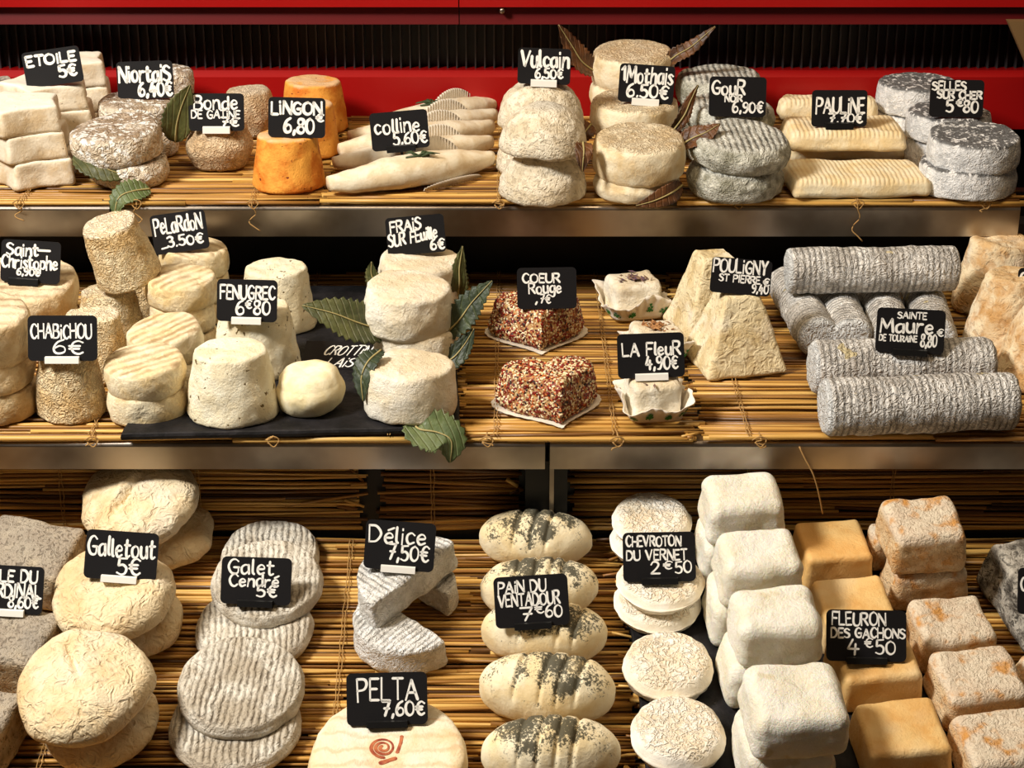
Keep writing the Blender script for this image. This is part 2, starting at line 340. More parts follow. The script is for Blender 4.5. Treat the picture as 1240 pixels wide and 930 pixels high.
def pile(name, mk, mat, s, cx, yb, items, group=None, lift=0.0, dr=1.0):
    """one stack: its lowest piece's front foot is seen at (cx, yb); every further piece stands on the one below"""
    out = []; C = None
    for it in items:
        it = dict(it); _seed[0] += 1
        if C is None:
            P = hit(cx, yb, s, lift); sc = scale_at(P)
            for _ in range(2):
                r = it['w']/2/sc; C = P+s.u*(r*it.get('dr', dr)); sc = scale_at(C)
            C.x = (cx-620)/F*(C-CAM).dot(FWD); base = C.copy()
        else:
            C = base+s.n*lift0+Vector((1, 0, 0))*(it.get('dx', 0)/sc)+s.u*it.get('dy', 0); r = it['w']/2/sc
        sf = -(C-CAM).normalized().dot(s.n); h = it['h'] if 'h' in it else it['hp']/(sc*sqrt(1-sf*sf))
        if 'name' in it: name = it['name']
        vf = mk(r, h, it, _seed[0])
        o = place(name, vf, it.get('mat', mat), s, C, it.get('yaw', _seed[0]*47 % 360 if it.get('spin', 1) else 0), it.get('tilt', (0, 0)), it['label'], it.get('group', group))
        if 'lift' in it: lift0 = (lift0 if out else 0)+it['lift']
        else: lift0 = (lift0 if out else 0)+h
        out.append(dict(o=o, C=C.copy(), r=r, h=h, s=s, sc=sc))
    return out
def mk_disc(e=.11, bulge=.02, dome=.0, dish=.0, rt=1.0, lump=.0014, fine=.0005, lf=38):
    def f(r, h, it, sd):
        ee = min(e*r, h*.45); k = it.get('rt', rt)
        return revolve(*prof_drum(r, r*k, h, ee, bulge*r, dome, dish), circle(72), lump, lf, fine, 170, sd)
    return f
def mk_block(taper=.85, rr=.12, depth=1.0, lump=.0012, fine=.0004):
    def f(r, h, it, sd): return rbox(r, r*it.get('d', depth), h, min(rr*r, h*.4), it.get('taper', taper), 10, lump, 35, fine, 150, sd)
    return f
# ------------------------------------------------------------ stroke lettering
G = {}
def g(c, wd, *st): G[c] = (wd, [(q[0] == '~', [tuple(float(t) for t in p.split(',')) for p in q.lstrip('~').split()]) for q in st])
g('A',7,'0,0 3.5,10','3.5,10 7,0','1.4,3.6 5.7,3.6'); g('B',6,'0,0 0,10','~0,10 4,9.8 5,7.8 3.5,5.6 0,5.3','~0,5.3 4.6,5 6,2.6 4.2,.2 0,0')
g('C',6,'~6,8.4 4,10 1.5,8.9 0,5 1.5,1 4,0 6,1.6'); g('D',6.5,'0,0 0,10','~0,10 4,9.4 6.5,5 4,.6 0,0')
g('E',5,'0,0 0,10','0,10 5,10','0,5.2 4,5.2','0,0 5,0'); g('F',5,'0,0 0,10','0,10 5.3,10','0,5.2 4.2,5.2')
g('G',6.5,'~6,8.6 4,10 1.5,8.9 0,5 1.5,1 4,0 6,1 6.2,4.4','3.4,4.4 6.6,4.4'); g('H',6,'0,0 0,10','6,0 6,10','0,5 6,5')
g('I',1,'.5,0 .5,10'); g('i',1,'.5,0 .5,6.4','.5,8.9 .5,9.6'); g('J',4,'~4,10 4,2 2,0 0,1.5'); g('K',6,'0,0 0,10','5.5,10 0,4.5','1.8,6 6,0')
g('L',5,'0,0 0,10','0,0 5,0'); g('M',8,'0,0 .8,10','.8,10 4,3','4,3 7.2,10','7.2,10 8,0'); g('N',6.5,'0,0 0,10','0,10 6.5,0','6.5,0 6.5,10')
g('O',7,'~3.5,10 .7,8.2 0,5 .7,1.6 3.5,0 6.3,1.6 7,5 6.3,8.2 3.5,10'); g('P',5.6,'0,-.6 0,10','~0,10 4.4,9.6 5.6,7.4 4,5 0,4.4')
g('R',6,'0,0 0,10','~0,10 4.4,9.6 5.4,7.6 4,5.4 0,5','2.4,5 6,0'); g('S',5.5,'~5.4,8.6 3.2,10 .8,9 .6,7 2.8,5.4 5,3.8 5,1.4 2.6,0 0,1.2')
g('T',6,'3,0 3,10','0,10 6,10'); g('U',6.2,'~0,10 0,3 1.4,.4 3.2,0 5,.6 6.2,3 6.2,10'); g('V',6.6,'0,10 3.2,0','3.2,0 6.6,10'); g('Y',6,'0,10 3,5','6,10 3,5','3,5 3,0')
g('a',5,'~4.6,6 2.4,6.4 .3,4.6 .4,1.2 2.2,.1 4.4,2','4.6,6.4 4.8,0'); g('c',4.4,'~4.3,5.4 2.6,6.5 .6,5.2 .3,2.4 1.8,.1 4.3,1.2')
g('d',5,'~4.6,5.6 2.4,6.4 .3,4.4 .5,1 2.4,.1 4.6,2','4.6,10 4.7,0'); g('e',4.6,'~.4,3.4 4.2,3.9 3.9,5.8 2.2,6.5 .5,4.8 .4,2 1.9,.1 4.4,1.2')
g('é',4.6,'~.4,3.4 4.2,3.9 3.9,5.8 2.2,6.5 .5,4.8 .4,2 1.9,.1 4.4,1.2','1.6,8.2 4.6,10'); g('g',5,'~4.5,5.6 2.4,6.4 .3,4.6 .5,1.6 2.4,.6 4.5,2.2','~4.6,6.4 4.7,-1.5 3,-3.4 .6,-2.4')
g('h',4.8,'0,0 .3,10','~.1,3.6 1.8,6.2 4,6 4.5,3.6 4.6,0'); g('l',1.4,'~.5,10 .4,2 1.4,.2'); g('m',8,'0,0 .2,6.4','~.2,4 1.8,6.3 3.6,5.6 3.8,0','~3.8,4 5.6,6.3 7.4,5.6 7.8,0')
g('n',4.8,'0,0 .3,6.5','~.2,3.6 1.8,6.3 4,6 4.5,3.6 4.7,0'); g('o',5,'~2.5,6.4 .5,5.2 .1,3 .9,.7 2.5,0 4.2,.8 4.9,3.2 4.2,5.6 2.5,6.4')
g('p',4.8,'0,-3.6 .3,6.5','~.2,5 2,6.5 4.4,5.4 4.6,2.4 2.8,.2 .2,1.2'); g('r',3.8,'0,0 .3,6.5','~.2,3.6 1.6,6 3.8,6.2'); g('s',4,'~3.9,5.6 2.2,6.4 .5,5.2 2.2,3.4 3.8,1.7 2.2,0 0,.9')
g('t',4,'~1.6,9.5 1.4,2 2.4,.1 4,.9','0,6.6 4,6.6'); g('u',4.8,'~.2,6.5 .2,2 1.6,.1 3.4,.7 4.4,3','4.4,6.5 4.7,0'); g('~t',6,'3,0 3,10','0,10 6,10')
g('0',6,'~3,10 .7,8.2 0,5 .7,1.6 3,0 5.3,1.6 6,5 5.3,8.2 3,10'); g('1',3,'.3,7.5 2.2,10','2.2,10 2.2,0'); g('2',5.6,'~.3,7.6 1.6,9.8 4,9.6 5,7.4 3.6,4.4 .2,.2','.2,.2 5.8,.2')
g('3',5.2,'~.3,9 2.6,10 4.8,8.4 3.8,6 1.8,5.3','~1.8,5.3 4.8,4.6 5,1.6 2.8,0 0,1.2'); g('4',6,'2.6,10 .2,3.4','.2,3.4 6,3.6','4.2,7 4,-.6'); g('5',5.4,'5.2,10 1,9.8','1,9.8 .6,5.4','~.6,5.4 3.2,6 5.2,4 4.6,1 2.4,0 0,1')
g('6',5.6,'~4.6,10 1.8,8 .3,4 .9,.8 2.9,0 5.2,1.4 5,4.4 2.8,5.4 .5,3.6'); g('7',5.4,'0,9.8 5.4,9.8','5.4,9.8 2,0','1.4,5 5.2,5'); g('8',5.4,'~2.8,5.3 .7,7 1,9.3 2.8,10 4.8,9.2 4.6,7 2.8,5.3 .5,3.6 .4,1.2 2.8,0 5,1.2 5,3.6 2.8,5.3')
g('9',5.4,'~5,8 3.2,10 .7,9 .4,6.4 2.2,4.8 4.9,6.4 5.1,8','~5.1,8 4.9,4 3,0 1.2,-.2'); g(',',1.6,'1.2,1.2 .4,-1.6'); g('.',1.4,'.6,.2 .9,.7'); g('€',6.4,'~6.2,8.8 4.2,10 2,8.6 1.1,5 2,1.4 4.2,0 6.2,1.2','0,6.1 5,6.1','0,4 4.6,4')
g(' ',3.2); g('-',5,'0,0 5,0'); g('/',6,'0,0 6,2')
def lettering(mb, text, x0, x1, yb, cap, hw, rng, slant=0.0, rise=0.0):
    """strokes of one line as flat ribbons; x right, z up, board face at y=0"""
    gap = 1.7; tot = sum(G[c][0] for c in text)+gap*(len(text)-1); k = (x1-x0)/tot; x = 0; kv = cap/10
    for c in text:
        wd, sts = G[c]; jz = rng.uniform(-.35, .35); jr = rng.uniform(-.05, .05); js = rng.uniform(.94, 1.08)
        for smooth, pts in sts:
            P = []
            for (a_, b_) in pts:
                b2 = b_*js+jz+(a_-wd/2)*jr*1.2; a2 = a_-b_*jr
                P.append(Vector((x0+(x+a2)*k+b2*kv*slant, 0, yb+b2*kv+rise*(x+a_)/max(tot, 1))))
            if smooth: P = catmull(P, 5)
            ribbon(mb, P, hw*.72)
        x += wd+gap
def ribbon(mb, P, hw, y=0.0):
    if len(P) < 2: return
    L = []; n = len(P)
    for i, p in enumerate(P):
        t = (P[min(i+1, n-1)]-P[max(i-1, 0)]); t = t.normalized() if t.length > 1e-9 else Vector((1, 0, 0)); q = Vector((-t.z, 0, t.x))
        wv = hw*(1+.28*t.dot(Vector((.5, 0, -.86))))          # broad-nib pen
        L.append((p+q*wv, p-q*wv))
    vs = [v for ab in L for v in ab]; fs = [[2*i, 2*i+1, 2*i+3, 2*i+2] for i in range(n-1)]
    for e_, nb in ((0, 1), (n-1, n-2)):
        t = (P[e_]-P[nb]).normalized(); q = Vector((-t.z, 0, t.x)); b = len(vs)
        arc = [P[e_]+(q*cos(k*pi/6)+t*sin(k*pi/6))*hw*.95 for k in range(7)]
        vs += arc; fs.append(list(range(b, b+7)))
    mb.add(vs, fs)
def price_sign(cx, cy, wd, hd, roll, on, lines, label, clip='black', pen=2.1, clipx=0.0, lean=None, Y=None, front=.85, name='price_sign'):
    """board hd x wd pixels big round (cx, cy); its foot sits on the cheese `on`"""
    ro = R(roll); bx, by = cx+sin(ro)*hd/2, cy+cos(ro)*hd/2
    if Y is None:
        c = on['C']; s = on['s']; P = hit(bx, by+2, s, (c-s.p).dot(s.n)+on['h'])
        Y = max(c.y-front*on['r'], min(c.y+.6*on['r'], P.y))
        me = on['o'].data; mw = on['o'].matrix_world
        hp_, nn, ix, _ = BVHTree.FromPolygons([mw @ v.co for v in me.vertices], [p.vertices[:] for p in me.polygons]).ray_cast(CAM, ray(bx, by+1))
        if hp_: Y = hp_.y-.002
    P = hitY(bx, by, Y); sc = scale_at(P); w_, h_ = wd/sc, hd/sc; v = (P-CAM).normalized(); el = math.asin(-v.z)
    le = el*.9 if lean is None else R(lean)
    Mx = Matrix.Translation(P) @ Matrix.Rotation(-le, 4, 'X') @ Matrix.Rotation(ro, 4, 'Y')
    rt = empty(name, Mx); tag(rt, label, 'price sign', 'chalk price signs on the cheeses')
    cr_ = .11*h_; pts = []
    for qx, qz, a0 in ((w_/2-cr_, h_-cr_, 0), (-w_/2+cr_, h_-cr_, 90), (-w_/2+cr_, cr_, 180), (w_/2-cr_, cr_, 270)):
        pts += [(qx+cr_*cos(R(a0+18*k)), qz+cr_*sin(R(a0+18*k))) for k in range(6)]
    n = len(pts); t = .0012
    mesh_obj('board', [(x, 0, z) for x, z in pts]+[(x, t, z) for x, z in pts], [list(range(n))[::-1], list(range(n, 2*n))]+[[i, (i+1) % n, (i+1) % n+n, i+n] for i in range(n)], M['board'], rt, False)
    rng = random.Random(int(cx*7+cy)); mb = MB()
    for L in lines:
        tx, a0, a1, vb, cap = L[:5]; sl = L[5] if len(L) > 5 else 0; rs = L[6] if len(L) > 6 else 0; pk = L[7] if len(L) > 7 else 1
        if clip and vb > .8: vb -= .055 if clip == 'white' else .035
        lettering(mb, tx, (a0-.5)*w_, (a1-.5)*w_, (1-vb)*h_, cap*h_, pen*pk/sc/2, rng, sl, rs*h_)
    mb.v = [Vector((v_.x, -.0003, v_.z)) for v_ in mb.v]
    mb.build('lettering', M['chalk'], rt, False)
    if clip:
        cw = .245*w_ if clip == 'white' else .25*w_; hc = 9/sc; ox = clipx*w_
        b = MB(); b.prism([(-.0042, -.35*hc), (-.0042, .45*hc), (-.0016, .62*hc), (-.0006, .62*hc), (-.0006, .1*hc), (.0018, .1*hc), (.0018, .62*hc), (.003, .62*hc), (.0046, -.35*hc)], ox-cw, ox+cw)
        b.build('clip', M['clip_'+clip], rt, False)
        b = MB(); dn = Vector((0, sin(le)+.35, -cos(le))); p0 = Vector((ox, .0015, -.1*hc)); b.tube([p0, p0+dn*.012, p0+dn*.018], [.0012, .001, .0002]); b.build('spike', M['clip_'+clip], rt)
    return rt
# ------------------------------------------------------------ setting
def struct(name, mb, mat, kind='structure', smooth=False):
    o = mb.build(name, mat, None, smooth); o['kind'] = kind; return o
b = MB(); b.box((-.75, -.60, -.40), (.75, .90, -.36)); struct('floor', b, M['black'])
YB = .63
b = MB(); b.box((-.75, YB+.014, -.06), (.75, YB+.03, .36))
for i in range(150): x = -.74+i*.01; b.box((x, YB+.004, .152), (x+.0016, YB+.016, .36))
struct('wall_back', b, M['black']).data.materials.append(M['blackrib'])
for p_ in bpy.data.objects['wall_back'].data.polygons[6:]: p_.material_index = 1
b = MB(); b.prism([(YB-.012, .095), (YB-.012, .152), (YB-.006, .158), (YB+.03, .158), (YB+.03, .095)], -.75, .75); struct('trim_1', b, M['red'])
def canopy(x0, x1):
    b = MB(); b.prism([(YB-.050, .2165), (YB-.046, .2340), (YB-.058, .2360), (YB-.060, .31), (YB-.03, .31), (YB-.03, .2165)], x0, x1); return b
xs = hitY(556, 20, YB-.05).x
for nm_, xa, xb in (('trim_2', -.75, xs-.0006), ('trim_3', xs+.0006, .75)):
    o = struct(nm_, canopy(xa, xb), M['red']); o.data.materials.append(M['dred']); o.data.polygons[0].material_index = 1
b = MB(); q = [hitY(px, py, .56) for px, py in ((1221, 26), (1300, 26), (1300, 208))]; b.v = q+[v+Vector((0, .012, 0)) for v in q]; b.f = [[0, 2, 1], [3, 4, 5], [0, 1, 4, 3], [1, 2, 5, 4], [2, 0, 3, 5]]
o = b.build('corner_panel', M['beige'], None, False); tag(o, 'beige slanted panel in the upper right corner against the ribbed black wall', 'panel')
P = hitY(608, 13, YB-.056); b = MB(); b.tube([P+Vector((0, .006, 0)), P+Vector((0, -.001, 0)), P+Vector((0, -.0025, 0))], [.0032, .0032, .0018], 14)
sc_ = b.build('screw', M['screw']); tag(sc_, 'small round steel screw in the red panel above the ribbed black wall', 'screw')
b = MB(); b.box((-.77, .02, -.40), (-.75, .66, .32)); struct('wall_left', b, M['black'])
b = MB(); b.box((.75, .02, -.40), (.77, .66, .32)); struct('wall_right', b, M['black'])
b = MB(); b.box((-.75, .415, -.05), (.75, .43, .085)); struct('wall_inner', b, M['black'])
b = MB(); b.prism([(.395, .046), (.395, .058), (.402, .060), (.415, .060), (.415, .046)], -.75, .75); struct('trim_4', b, M['blackrib'])
# shelves: a deck and its steel front edge
def lip(mb, y, z, hgt, x0, x1):
    r = .004; arc = [(y+r-r*cos(pi/2*k/5), z-r+r*sin(pi/2*k/5)) for k in range(6)]
    mb.prism(arc+[(y+.02, z), (y+.02, z-.002), (y+.004, z-.002), (y+.003, z-hgt+.003), (y+.012, z-hgt), (y+.002, z-hgt)], x0, x1)
def shelf(name, y0, y1, zt, hgt, x0, x1, cuts, label):
    rt = empty(name, Matrix.Translation(((x0+x1)/2, y0, zt))); tag(rt, label, 'shelf')
    inv = rt.matrix_world.inverted()
    b = MB(); b.box((x0, y0+.006, zt-hgt+.002), (x1, y1, zt-.0005)); b.v = [inv @ v for v in b.v]; b.build('deck', M['black'], rt, False)
    cs = [x0]+cuts+[x1]
    for p, q in zip(cs[:-1], cs[1:]):
        b = MB(); lip(b, y0, zt, hgt, p+.0008, q-.0008); b.v = [inv @ v for v in b.v]; b.build('front_lip', M['steel'], rt, False)
    return rt
ZT = .105
shelf('display_shelf', .300, .62, ZT, .030, -.62, hitY(1236, 262, .300).x, [hitY(134, 260, .30).x], 'upper steel-edged shelf carrying the star, dome and orange cheeses')
xm = hitY(663, 545, -.006).x
shelf('display_shelf', -.006, .415, .0, .0245, -.58, xm-.0012, [], 'steel-edged middle shelf left of the black post, under the slate')
shelf('display_shelf', -.006, .415, .0, .0245, xm+.0012, .58, [], 'steel-edged middle shelf right of the post, under the grey logs')
b = MB(); zf = lambda y: RAMP.p.z+(y-RAMP.p.y)*math.tan(RAMP.a)-.008
b.prism([(-.42, zf(-.42)), (.035, zf(.035)), (.035, -.36), (-.42, -.36)], -.62, .62)
o = b.build('sloping_deck', M['black'], None, False); tag(o, 'black sloping deck under the straw mats of the lowest row', 'deck')
b = MB(); b.box((-.62, .036, -.36), (.62, .05, -.028)); struct('wall_front', b, M['black'])
pl = hitY(636, 600, .018).x; pr = hitY(687, 600, .018).x
rt = empty('support_post', Matrix.Translation(((pl+pr)/2, .018, -.108))); tag(rt, 'black post with a thin steel strip under the middle shelf', 'post')
b = MB(); hx = (pr-pl)/2; b.box((-hx, 0, 0), (hx, .016, .0805)); b.build('column', M['black'], rt, False)
xo = hitY(668, 600, .015).x-(pl+pr)/2
b = MB(); b.prism([(-.0035, .002), (-.0035, .080), (0, .080), (0, .002)], xo-.0018, xo+.0018); b.build('steel_strip', M['steel'], rt, False)
# straw mats
def mat(name, s, x0, x1, v0, v1, label, pitch=.0042, ties=(), seed=1, knots=()):
    rng = random.Random(seed); rt = empty(name, Matrix.Translation(s.p+Vector(((x0+x1)/2, 0, 0))+s.u*(v0+v1)/2)); tag(rt, label, 'straw mat')
    inv = rt.matrix_world.inverted(); Z = Vector((0, 0, 0)); b = MB(); v = v0
    P_ = lambda x, vv, h: inv @ (s.p+Vector((x, 0, 0))+s.u*vv+s.n*h)
    first = True
    while v < v1:
        r = rng.uniform(.0020, .0027) if first else rng.uniform(.0009, .0022); first = False; x = x0+rng.uniform(-.006, .004)
        while x < x1-.01:
            ln = min(rng.uniform(.12, .6), x1-x+rng.uniform(-.008, .005)); k = max(2, int(ln/.06)); sl = rng.gauss(0, .0045); hh = rng.uniform(-.0022, .0)
            pts = [P_(x+ln*i/k, max(v0, v+sl*(i/k-.5)+rng.uniform(-.0008, .0008)), -r+hh+rng.uniform(-.0003, .0002)) for i in range(k+1)]
            r2 = r*rng.uniform(.7, 1.05); b.tube(pts, [r*rng.uniform(.9, 1.0) if i < k else r2 for i in range(k+1)], 6); x += ln+rng.uniform(-.010, .003)
        v += rng.uniform(.6, 1.2)*pitch
    v = v0+.004
    while v < v1:                            # a second, deeper layer fills the gaps
        r = rng.uniform(.0012, .0020); k = 6; sl = rng.gauss(0, .003)
        b.tube([P_(x0+.004+(x1-x0-.008)*i/k, v+sl*(i/k-.5), -.0042-r*.5) for i in range(k+1)], r, 5); v += rng.uniform(.8, 1.2)*pitch*1.15
    b.build('reeds', M['reed'], rt)
    if ties:
        for tx in ties:
            t = MB()
            for o_ in (-.0012, .0012):
                pts = []; vv = v0-.002; i = 0
                while vv < v1: pts.append(P_(tx+o_+rng.uniform(-.0007, .0007), vv, .0004+.0005*(i % 2))); vv += .0042; i += 1
                t.tube(pts, .0004, 5)
            t.build('twine', M['twine'], rt)
        for (kx, kl) in knots:
            t = MB(); q = [P_(kx, v0+.002, .001)]
            for i in range(1, 9): q.append(P_(kx+.006*sin(i*1.3+kx*90)*(i/8), v0-.006-.0012*sin(i), .001-kl*i/8))
            t.tube(catmull(q, 3), .0006, 5)
            q = [P_(kx-.006, v0-.0045, -.003), P_(kx, v0-.0065, .001), P_(kx+.005, v0-.006, -.002), P_(kx+.001, v0-.007, -.008), P_(kx-.004, v0-.0065, -.004)]
            t.tube(catmull(q, 4), .0006, 5); t.build('twine_knot', M['twine'], rt)
    return rt
X = lambda px, py, s: hit(px, py, s).x
mat('straw_mat', TOP, -.60, X(392, 240, TOP), -.006, .312, 'straw mat on the top shelf beneath the star and orange cheeses', ties=(X(30, 238, TOP), X(165, 238, TOP), X(306, 238, TOP)), seed=3, knots=((X(26, 238, TOP), .020), (X(166, 240, TOP), .026), (X(307, 240, TOP), .030)))
mat('straw_mat', TOP, X(394, 240, TOP), X(806, 240, TOP), -.006, .312, 'straw mat on the top shelf beneath the boat-shaped and domed cheeses', ties=(X(604, 238, TOP), X(735, 240, TOP)), seed=4, knots=((X(604, 238, TOP), .006),))
mat('straw_mat', TOP, X(818, 240, TOP), X(1240, 240, TOP), -.006, .312, 'straw mat on the top shelf under the pale slabs and ash discs', ties=(X(895, 238, TOP), X(1036, 238, TOP), X(1190, 238, TOP)), seed=5, knots=((X(893, 240, TOP), .004), (X(1038, 240, TOP), .040), (X(1192, 240, TOP), .012)))
mat('straw_mat', MID, -.58, X(555, 530, MID), -.006, .40, 'straw mat on the middle shelf half covered by the slate', ties=(X(110, 525, MID), X(330, 530, MID), X(470, 530, MID)), seed=6, knots=((X(112, 528, MID), .008), (X(330, 530, MID), .003)))
mat('straw_mat', MID, X(557, 530, MID), X(851, 530, MID), -.006, .40, 'straw mat on the middle shelf under the seed-crusted hearts', ties=(X(600, 520, MID), X(745, 530, MID)), seed=7, knots=((X(590, 520, MID), .008), (X(748, 530, MID), .012)))
mat('straw_mat', MID, X(854, 530, MID), .58, -.006, .40, 'straw mat on the middle shelf under the pyramids and grey logs', ties=(X(905, 520, MID), X(1100, 530, MID)), seed=8, knots=((X(922, 535, MID), .010),))
mat('straw_mat', RAMP, -.58, X(768, 800, RAMP), -.20, .146, 'large straw mat of the lowest row beneath the loaves and pale rounds', ties=(X(412, 800, RAMP), X(80, 800, RAMP), X(640, 800, RAMP)), seed=9)
mat('straw_mat', RAMP, X(769, 800, RAMP), .58, -.20, .146, 'straw mat of the lowest row around the slate with cube cheeses', ties=(X(1120, 800, RAMP), X(900, 800, RAMP)), seed=10)
mat('straw_mat', RISE, -.56, X(440, 600, RISE), .004, .066, 'upright strip of straw mat below the middle shelf, far left', ties=(X(75, 600, RISE), X(240, 600, RISE)), seed=11)
mat('straw_mat', RISE, X(461, 600, RISE), X(634, 600, RISE), .004, .066, 'short upright straw mat just left of the black post', ties=(X(524, 600, RISE),), seed=12)
mat('straw_mat', RISE, X(690, 600, RISE), .56, .004, .066, 'upright strip of straw mat right of the black post', ties=(X(905, 600, RISE), X(1080, 600, RISE)), seed=13)
q = [hitY(968, 541, -.008), hitY(975, 556, -.010), hitY(985, 575, -.012), hitY(992, 600, -.010), hitY(996, 622, -.004)]
b = MB(); b.tube(catmull(q, 4), .0007, 6); o = b.build('loose_straw', M['twine']); tag(o, 'single bent straw hanging from the middle shelf over the dark mat', 'straw')
# slates
def slate(s, quad, lift, label, seed=0):
    pts = [hit(px, py, s, 0) for px, py in quad]; C = sum(pts, Vector())/4; fr = Matrix.Rotation(s.a, 4, 'X'); T = Matrix.Translation(C) @ fr; inv = T.inverted()
    p = [inv @ q for q in pts]; out = []
    for i in range(4):
        for k in range(30): out.append(p[i].lerp(p[(i+1) % 4], k/30))
    out = [Vector((v.x, v.y, 0))+Vector((noise.noise(v*60+Vector((seed, 0, 0))), noise.noise(v*60+Vector((0, seed, 5))), 0))*.0014 for v in out]
    n = len(out); vs = []; fs = []
    for k, z in ((1.0, 0), (1.004, lift*.5), (1.0, lift*.85), (.992, lift)): vs += [Vector((v.x*k, v.y*k, z)) for v in out]
    for i in range(3): fs += [[i*n+k, i*n+(k+1) % n, (i+1)*n+(k+1) % n, (i+1)*n+k] for k in range(n)]
    fs += [list(range(n))[::-1], list(range(3*n, 4*n))]
    o = mesh_obj('slate_board', vs, fs, M['slate'], None, False); o.matrix_world = T; tag(o, label, 'slate board'); return o
LS = .0055; LR = .0045
slate(MID, [(147, 533), (557, 524), (548, 352), (252, 352)], LS, 'black slate board on the middle shelf under the white drum cheeses', 3)
slate(RAMP, [(788, 985), (1272, 985), (1150, 668), (752, 655)], LR, 'large black slate on the lowest row under the cube cheeses', 8)

# ============================================================ TOP SHELF
def mk_star(r, h, it, sd): return revolve(*prof_drum(r, r*.95, h, .0035, 0, 0, 0, 6, 12), STAR, .0012, 40, .0004, 150, sd)
def stars(cx, yb, n, w, hp, dx, labels, group=None):
    return pile('star_cheese', mk_star, 'star', TOP, cx, yb, [dict(w=w, hp=hp, dx=dx*i, yaw=-100+(i*2), label=labels[i]) for i in range(n)], group, dr=.95)
pos = ('bottom', 'middle', 'top')
e1 = stars(44, 233, 3, 124, 31, -7, ['pale star-shaped cheese, %s one of the frontmost star stack, top shelf left' % p for p in pos])
e2 = stars(74, 204, 3, 124, 30, -6, ['pale star-shaped cheese, %s one of the second stack behind the front stars' % p for p in pos])
e3 = stars(98, 172, 3, 108, 29, -4, ['pale star-shaped cheese, %s one of the rearmost star stack' % p for p in pos])
g1 = pile('block_cheese', mk_block(.95, .12, 1.0), 'greywedge', TOP, -6, 176, [dict(w=58, hp=34, yaw=25, label='grey ash block cheese under another at the left edge of the top shelf'), dict(w=56, hp=34, yaw=20, label='grey ash block cheese at the top left corner against the red bar')])
n1 = pile('disc_cheese', mk_disc(.15, .03, lump=.0022, fine=.0009), 'niort', TOP, 158, 231, [dict(w=92, hp=27, label='lower wrinkled disc cheese of the front pair above a hanging green leaf'), dict(w=107, hp=37, dx=-12, dy=.004, tilt=(5, -4), label='upper brownish-topped disc cheese of the front pair beside the stars')])
n2 = pile('disc_cheese', mk_disc(.15, .03, lump=.0022, fine=.0009), 'niort', TOP, 174, 196, [dict(w=84, hp=32, label='lower disc cheese of the pair right behind the front leaf-wrapped pair'), dict(w=88, hp=32, dx=-6, tilt=(3, 2), label='wrinkled disc cheese under the sign priced 6,40')])
n3 = pile('disc_cheese', mk_disc(.22, .03, lump=.002, fine=.0009), 'niort', TOP, 205, 164, [dict(w=72, hp=34, label='lower disc cheese in the shaded stack left of the barrel cheeses'), dict(w=66, hp=36, label='upper disc cheese in the shaded stack half hidden by an upright leaf')])
def mk_barrel(r, h, it, sd): return revolve(*prof_drum(r*.86, r*.84, h, r*.22, r*.15, 0, 0), circle(72), .0016, 40, .0006, 170, sd)
bo1 = pile('barrel_cheese', mk_barrel, 'bonde', TOP, 267, 212, [dict(w=83, hp=50, label='beige wrinkled barrel cheese in front, under the sign priced 7 euro')])
bo2 = pile('barrel_cheese', mk_barrel, 'bonde', TOP, 303, 170, [dict(w=64, hp=54, label='beige barrel cheese behind, against the red bar left of the orange cones')])
def mk_cone(rt=.82, e=.10, bulge=0, lump=.0014, fine=.0005, dish=0):
    def f(r, h, it, sd): return revolve(*prof_drum(r, r*it.get('rt', rt), h, e*r, bulge*r, 0, dish, 12), circle(72), lump, 38, fine, 170, sd)
    return f
li = []
for cx, yb, w_, hp, lb in ((350, 236, 90, 60, 'orange cone-shaped cheese at the shelf front under the sign priced 6,80'), (371, 196, 84, 58, 'orange cone cheese in the middle of the row of three, partly hidden'), (381, 166, 82, 57, 'rearmost orange cone cheese standing against the red bar')):
    li += pile('cone_cheese', mk_cone(.80, .08), 'lingon', TOP, cx, yb, [dict(w=w_, hp=hp, label=lb)])
